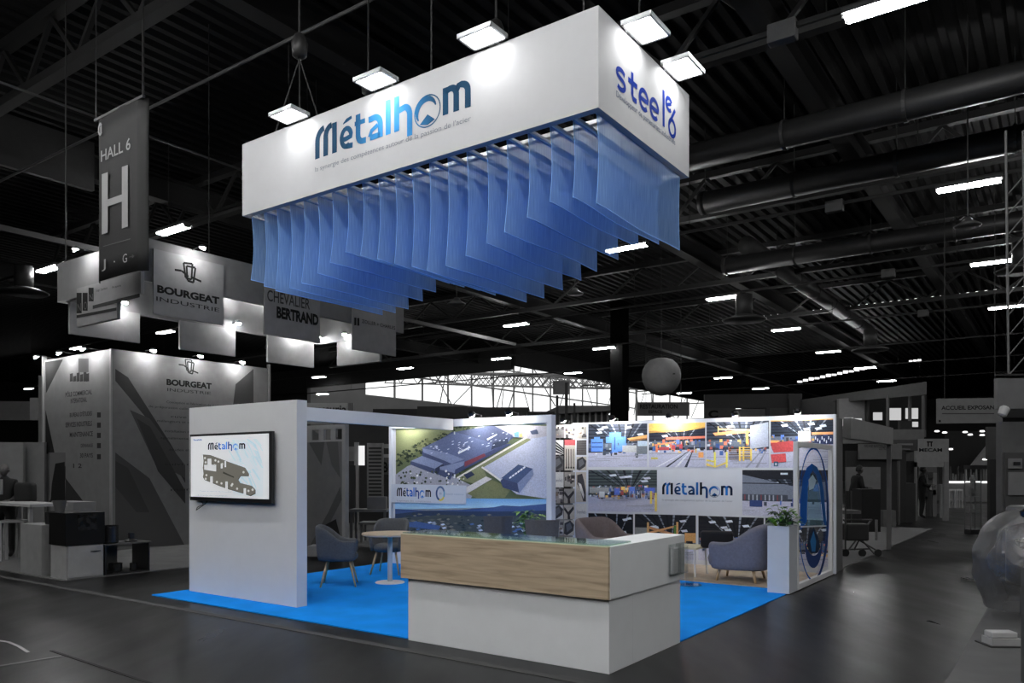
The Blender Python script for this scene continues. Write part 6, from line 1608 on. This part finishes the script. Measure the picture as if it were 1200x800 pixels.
for x0, x1, y0, y1 in ((984, 988, 491, 499), (990, 1000, 489, 497.5), (1002, 1010, 490, 498), (1024, 1034, 483, 492), (1042, 1056, 478, 492), (1062, 1076, 478, 490.5), (1082, 1084, 475, 492), (1070, 1076, 494, 500)):
    obox('glowing_reflection', x0, x1, y0, y1, 48.5 if x0 < 1015 else 47.5, M_win, dep=.1)
pr = Print(Plane(Vector((0, 54.78, 0)), Vector((1, 0, 0))), .004); text_px(pr, 'C', 830, 841.5, 489, 480.5, K0, .05); pr.build('lettering', PRS, of)
# roof skylight slots, panes made to glow in place of the sky
M_slot = emat('skylight_strip', 1.6)
o = thing('skylight_strip', 'broken bright skylight strip under the dark roof at right', 'skylight', at(970, 440, 60))
for k in range(14):
    x = 935 + k * 6.7; y = 448 - k * 1.35; A = at(x, y, 60); Bq = at(x + 5.2, y - 2 - (k % 3) * .6, 60)
    m = MB(ID); m.box(A.x, Bq.x, 60, 60.1, A.z, Bq.z); m.build('pane', M_slot, o)
for k in range(3):
    A = at(1066 + k * 5, 425 - k * .5, 60); Bq = at(1069.5 + k * 5, 422 - k * .7, 60); m = MB(ID); m.box(A.x, Bq.x, 60, 60.1, A.z, Bq.z); m.build('pane', M_slot, o)
# dark kiosks silhouetted against the atrium
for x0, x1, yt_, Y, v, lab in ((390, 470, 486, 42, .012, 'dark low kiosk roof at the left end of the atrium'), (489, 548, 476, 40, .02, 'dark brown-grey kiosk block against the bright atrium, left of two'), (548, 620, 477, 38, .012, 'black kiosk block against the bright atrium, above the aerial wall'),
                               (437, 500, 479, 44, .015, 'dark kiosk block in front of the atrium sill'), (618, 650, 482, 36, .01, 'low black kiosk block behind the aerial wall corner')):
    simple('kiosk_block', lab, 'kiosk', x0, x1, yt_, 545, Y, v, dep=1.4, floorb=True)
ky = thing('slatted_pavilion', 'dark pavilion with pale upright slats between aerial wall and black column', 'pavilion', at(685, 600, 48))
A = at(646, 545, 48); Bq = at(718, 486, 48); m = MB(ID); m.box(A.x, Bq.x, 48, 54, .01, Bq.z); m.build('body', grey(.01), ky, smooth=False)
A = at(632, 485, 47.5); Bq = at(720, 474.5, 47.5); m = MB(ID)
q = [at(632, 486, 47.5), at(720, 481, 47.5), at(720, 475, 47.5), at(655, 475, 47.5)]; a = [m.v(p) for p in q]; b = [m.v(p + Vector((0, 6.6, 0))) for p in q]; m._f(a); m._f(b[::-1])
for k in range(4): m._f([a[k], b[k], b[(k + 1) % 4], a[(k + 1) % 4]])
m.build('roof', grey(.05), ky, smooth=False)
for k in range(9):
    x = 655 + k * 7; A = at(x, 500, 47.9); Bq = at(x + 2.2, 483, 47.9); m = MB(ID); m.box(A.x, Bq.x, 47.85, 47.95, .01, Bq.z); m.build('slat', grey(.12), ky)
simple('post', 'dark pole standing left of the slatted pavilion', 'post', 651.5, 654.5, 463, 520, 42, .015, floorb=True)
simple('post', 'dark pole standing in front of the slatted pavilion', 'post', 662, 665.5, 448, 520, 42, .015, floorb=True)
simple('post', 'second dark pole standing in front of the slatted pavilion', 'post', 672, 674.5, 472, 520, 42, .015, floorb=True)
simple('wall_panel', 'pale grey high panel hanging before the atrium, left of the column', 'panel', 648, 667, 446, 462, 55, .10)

# ================================================================== LIGHT CARPET AND WRAPPED OBJECT, BOTTOM RIGHT
m = MB(); m.box(2.24, 9, -5, 6.5, 0, .008); tag(m.build('carpet', carpet_mat('mid_grey_carpet', (.12, .12, .12, 1)), rot=ANG, smooth=False), 'light grey carpet in the bottom right corner', 'carpet')
c = at(1216, 636, 8.6)
wo = thing('wrapped_exhibit', 'large exhibit wrapped in wrinkled clear plastic at the right edge', 'exhibit', Vector((c.x, c.y, .008)))
M_plas = bpy.data.materials.new('wrinkled_clear_film'); M_plas.use_nodes = True
_n = M_plas.node_tree; _n.nodes.clear(); N_ = _n.nodes.new; L_ = _n.links.new
_tc = N_('ShaderNodeTexCoord'); _nz = N_('ShaderNodeTexNoise'); _nz.inputs['Scale'].default_value = 5; _nz.inputs['Detail'].default_value = 5; _nz.inputs['Distortion'].default_value = 1.0
L_(_tc.outputs['Object'], _nz.inputs['Vector'])
_bp = N_('ShaderNodeBump'); _bp.inputs['Strength'].default_value = .7; _bp.inputs['Distance'].default_value = .06; L_(_nz.outputs['Fac'], _bp.inputs['Height'])
_t = N_('ShaderNodeBsdfTransparent'); _t.inputs[0].default_value = (.9, .9, .9, 1)
_g = N_('ShaderNodeBsdfGlossy'); _g.inputs['Roughness'].default_value = .28; _g.inputs[0].default_value = (.75, .75, .75, 1); L_(_bp.outputs[0], _g.inputs['Normal'])
_d = N_('ShaderNodeBsdfDiffuse'); _d.inputs[0].default_value = (.14, .14, .14, 1); L_(_bp.outputs[0], _d.inputs['Normal'])
_ma = N_('ShaderNodeMixShader'); _ma.inputs[0].default_value = .68; L_(_g.outputs[0], _ma.inputs[1]); L_(_d.outputs[0], _ma.inputs[2])
_lw = N_('ShaderNodeLayerWeight'); _lw.inputs[0].default_value = .35; _mr = N_('ShaderNodeMapRange'); _mr.inputs[3].default_value = .35; _mr.inputs[4].default_value = .9; L_(_lw.outputs['Facing'], _mr.inputs[0])
_mb = N_('ShaderNodeMixShader'); L_(_mr.outputs[0], _mb.inputs[0]); L_(_t.outputs[0], _mb.inputs[1]); L_(_ma.outputs[0], _mb.inputs[2]); _o = N_('ShaderNodeOutputMaterial'); L_(_mb.outputs[0], _o.inputs[0])
m = MB(ID)
def wrap(u, v):
    a = 2 * pi * u; zz = v; prof = (0.62 * (max(0, 1 - (abs(zz - .42) / .60) ** 2.6)) ** .5 + .0) if zz > .42 else .62 * (1 - .18 * ((.42 - zz) / .42) ** 1.5)
    nz_ = noise.noise(Vector((math.cos(a) * 2.2, math.sin(a) * 2.2, zz * 5))) * .03 + noise.noise(Vector((math.cos(a) * 6, math.sin(a) * 6, zz * 12))) * .010
    rr = max(.02, prof + nz_)
    return Vector((c.x + rr * math.cos(a), c.y + rr * math.sin(a), .55 + 1.10 * zz - .43))
m.grid(wrap, 56, 34, closed_u=True)
m.build('plastic_wrap', M_plas, wo, smooth=True)
m = MB(ID); m.box(c.x - .22, c.x + .35, c.y - .2, c.y + .25, .35, 1.25, .05); m.build('machine_body', grey(.05, .35), wo)
m = MB(ID)
for k, (dx, z) in enumerate(((-.25, 1.12), (-.18, .98), (-.3, .8), (-.05, 1.18), (.05, 1.0), (-.2, .62))): m.lathe(c.x + dx, c.y - .22, [(.03, z), (.07, z + .03), (.08, z + .08), (.03, z + .12)], 12)
w_ = m.build('knob', M_steel, wo); w_['kind'] = 'stuff'
m = MB(ID); m.tube([(c.x - .05, c.y - .3, .62), (c.x + .3, c.y - .35, .42), (c.x + .6, c.y - .3, .5)], .06, 12); m.build('pipe', M_blk, wo, smooth=True)
m = MB(ID); m.box(c.x - .1, c.x + .3, c.y - .15, c.y + .15, .01, .36); m.build('pedestal', grey(.08), wo)
A = fp(1163, 758, .01)
o = thing('power_box', 'small pale box with sloped lid on the grey carpet at right', 'box', A + Vector((.12, .1, 0)), .1)
M = Matrix.Translation(A) @ Matrix.Rotation(-.04, 4, 'Z')
m = MB(M); m.box(-.03, .30, -.03, .24, 0, .012); m.build('base_plate', grey(.035), o)
m = MB(M); m.prism([(0, 0), (.27, 0), (.27, .18), (0, .18)], .012, .075); m.build('body', grey(.24), o)
m = MB(M); m.box(.015, .25, .03, .17, .075, .13, .012); m.build('lid', grey(.3), o)
p = fp(1199, 800, .01)
m = MB(Matrix.Translation((p.x + .02, p.y, 0))); m.box(-.02, .1, -.03, .03, .01, .9, .004); tag(m.build('post', grey(.05)), 'dark grey upright post cut by the right picture edge', 'post')

# ================================================================== PEOPLE
M_suit = pm('dark_suit', (0.0025, 0.0025, 0.0025, 1), .9, bump=.1); M_skin = pm('skin_grey', (.07, .066, .063, 1), .6); M_hair = pm('dark_hair', (0.005, 0.005, 0.005, 1), .7); M_shirt = grey(.13, .8)
def person(label, p, face, head_turn=0, J=None, bald=False, lean=0.0):
    M = Matrix.Translation(p) @ Matrix.Rotation(face, 4, 'Z')
    o = thing('person', label, 'person', p, face)
    # joints (x forward, y left, z up) and radii, pelvis first
    L = lean
    V = [((0, 0, .95), .15), ((.02 + L * .3, 0, 1.15), .14), ((.03 + L * .6, 0, 1.35), .16), ((.02 + L * .85, 0, 1.47), .075), ((.03 + L * .95, 0, 1.53), .06),
         ((L * .7, .17, 1.40), .075), ((L * .7 + .02, .24, 1.16), .055), ((L * .7 + .22, .20, 1.06), .042), ((L * .7 + .30, .18, 1.07), .035),
         ((L * .7, -.17, 1.40), .075), ((L * .7 + .02, -.24, 1.16), .055), ((L * .7 + .20, -.12, 1.10), .042), ((L * .7 + .27, -.08, 1.14), .035),
         ((0, .10, .88), .11), ((.02, .11, .50), .075), ((-.02, .11, .10), .048), ((.10, .12, .04), .04),
         ((0, -.10, .88), .11), ((.02, -.11, .50), .075), ((-.02, -.11, .10), .048), ((.10, -.12, .04), .04)]
    E = [(0, 1), (1, 2), (2, 3), (3, 4), (2, 5), (5, 6), (6, 7), (7, 8), (2, 9), (9, 10), (10, 11), (11, 12), (0, 13), (13, 14), (14, 15), (15, 16), (0, 17), (17, 18), (18, 19), (19, 20)]
    me = bpy.data.meshes.new('body'); me.from_pydata([v for v, r in V], E, []); bo = bpy.data.objects.new('body', me); COL.objects.link(bo)
    sk = bo.modifiers.new('s', 'SKIN'); sb = bo.modifiers.new('d', 'SUBSURF'); sb.levels = 2; sb.render_levels = 2
    for i, (v, r) in enumerate(V): me.skin_vertices[0].data[i].radius = (r, r * (1.25 if i in (1, 2) else 1)) if i in (0, 1, 2) else (r, r)
    me.skin_vertices[0].data[0].use_root = True
    dg = bpy.context.evaluated_depsgraph_get(); nm = bpy.data.meshes.new_from_object(bo.evaluated_get(dg)); bpy.data.objects.remove(bo)
    nm.materials.clear(); nm.materials.append(M_suit)
    for f in nm.polygons: f.use_smooth = True
    b = bpy.data.objects.new('body', nm); COL.objects.link(b); b.parent = o; WM[b] = WM[o]
    hc = Vector((.05 + L * 1.05, 0, 1.63))
    HM = M @ Matrix.Translation(hc) @ Matrix.Rotation(head_turn, 4, 'Z')
    m = MB(HM)
    def hd(u, v):
        a = 2 * pi * u; e = pi * (v - .5); x = math.cos(a) * math.cos(e); y = math.sin(a) * math.cos(e); z = math.sin(e)
        R = Vector((x * .098, y * .078, z * .118))
        if z < 0: R.y *= 1 + z * .28; R.x *= 1 + z * .08 if x > 0 else 1 + z * .3
        if x > .8 and -.35 < z < .1 and abs(y) < .3: R.x += .022 * (1 - abs(y) / .3) * (1 - abs(z + .15) / .3)
        if x > .6 and .05 < z < .3 and .2 < abs(y) < .6: R.x -= .010
        return R
    m.grid(hd, 28, 18, closed_u=True); m.build('head', M_skin, o, smooth=True)
    for sy in (1, -1):
        m = MB(HM); m.lathe(-.005, sy * .080, [(.010, -.03), (.022, -.01), (.022, .015), (.008, .03)], 8); m.build('ear', M_skin, o, smooth=True)
        m = MB(HM); m.lathe(.088, sy * .030, [(.004, .012), (.010, .018), (.004, .025)], 8); m.build('eye', M_hair, o)
    m = MB(HM); m.box(.084, .094, -.022, .022, -.062, -.055); m.build('mouth', pm('lips_grey', (.06, .045, .045, 1), .6), o)
    if not bald:
        m = MB(HM)
        def hr(u, v):
            a = 2 * pi * u; e = pi / 2 * (v * 1.25 - .25); x = math.cos(a) * math.cos(e); y = math.sin(a) * math.cos(e); z = math.sin(e)
            k = 1.10; q = Vector((x * .098 * k - .012, y * .078 * k, z * .118 * k + .01))
            if x > .1: q.x = min(q.x, .085); q.z = max(q.z, .062)
            return q
        m.grid(hr, 28, 10, closed_u=True); m.build('hair', M_hair, o, smooth=True)
    else:
        m = MB(HM)
        def hr(u, v):
            a = pi * .45 + pi * 1.1 * u; e = -.3 + .7 * v
            return Vector((math.cos(a) * .100 * math.cos(e) - .008, math.sin(a) * .084 * math.cos(e), math.sin(e) * .12))
        m.grid(hr, 16, 6); m.build('hair', M_hair, o, smooth=True)
    # hands with fingers
    for i, sy in ((8, 1), (12, -1)):
        w = Vector(V[i][0]); m = MB(M)
        m.box(w.x, w.x + .09, w.y - .035, w.y + .035, w.z - .014, w.z + .014, .01)
        for k in range(4): yy = w.y - .028 + k * .019; ln = (.06, .075, .07, .05)[k]; m.tube([(w.x + .085, yy, w.z), (w.x + .085 + ln * .6, yy, w.z - .008), (w.x + .085 + ln, yy, w.z - .03)], [.009, .008, .006], 6)
        m.tube([(w.x + .02, w.y - sy * .03, w.z), (w.x + .06, w.y - sy * .065, w.z - .005), (w.x + .085, w.y - sy * .07, w.z - .02)], [.010, .009, .007], 6)
        m.build('hand', M_skin, o, smooth=True)
    m = MB(M); m.prism([(.175 + L * .6, -.012), (.182 + L * .6, .012), (.16 + L * .6, .03), (.16 + L * .6, -.03)], 1.18, 1.46); m.build('shirt_front', M_shirt, o)
    return o
pl1 = at(6, 545, 14.6); pl1.z = .01
person('man in dark suit and pale shirt leaning at the high table, far left', pl1, math.radians(-80), 0, bald=True)
m = MB(ID); A = at(28, 588, 14.3); m.box(A.x - .18, A.x + .15, 14.25, 14.5, A.z - .02, A.z + .36, .07, 3); tag(m.build('jacket', M_suit, smooth=True), 'dark folded jacket heaped on the high table at the left', 'jacket')
pr1 = at(1001, 560, 21.9); pr1.z = .01
person('person in dark clothes looking down beside the black podium on the right', pr1, math.radians(10), 0, lean=.12)
pr2 = at(1073.5, 560, 25.9); pr2.z = .01
person('person in dark clothes standing inside the MECAM doorway', at(1080, 560, 26.2) * 1 - Vector((0, 0, at(1080, 560, 26.2).z - .01)), math.radians(-20), 0)
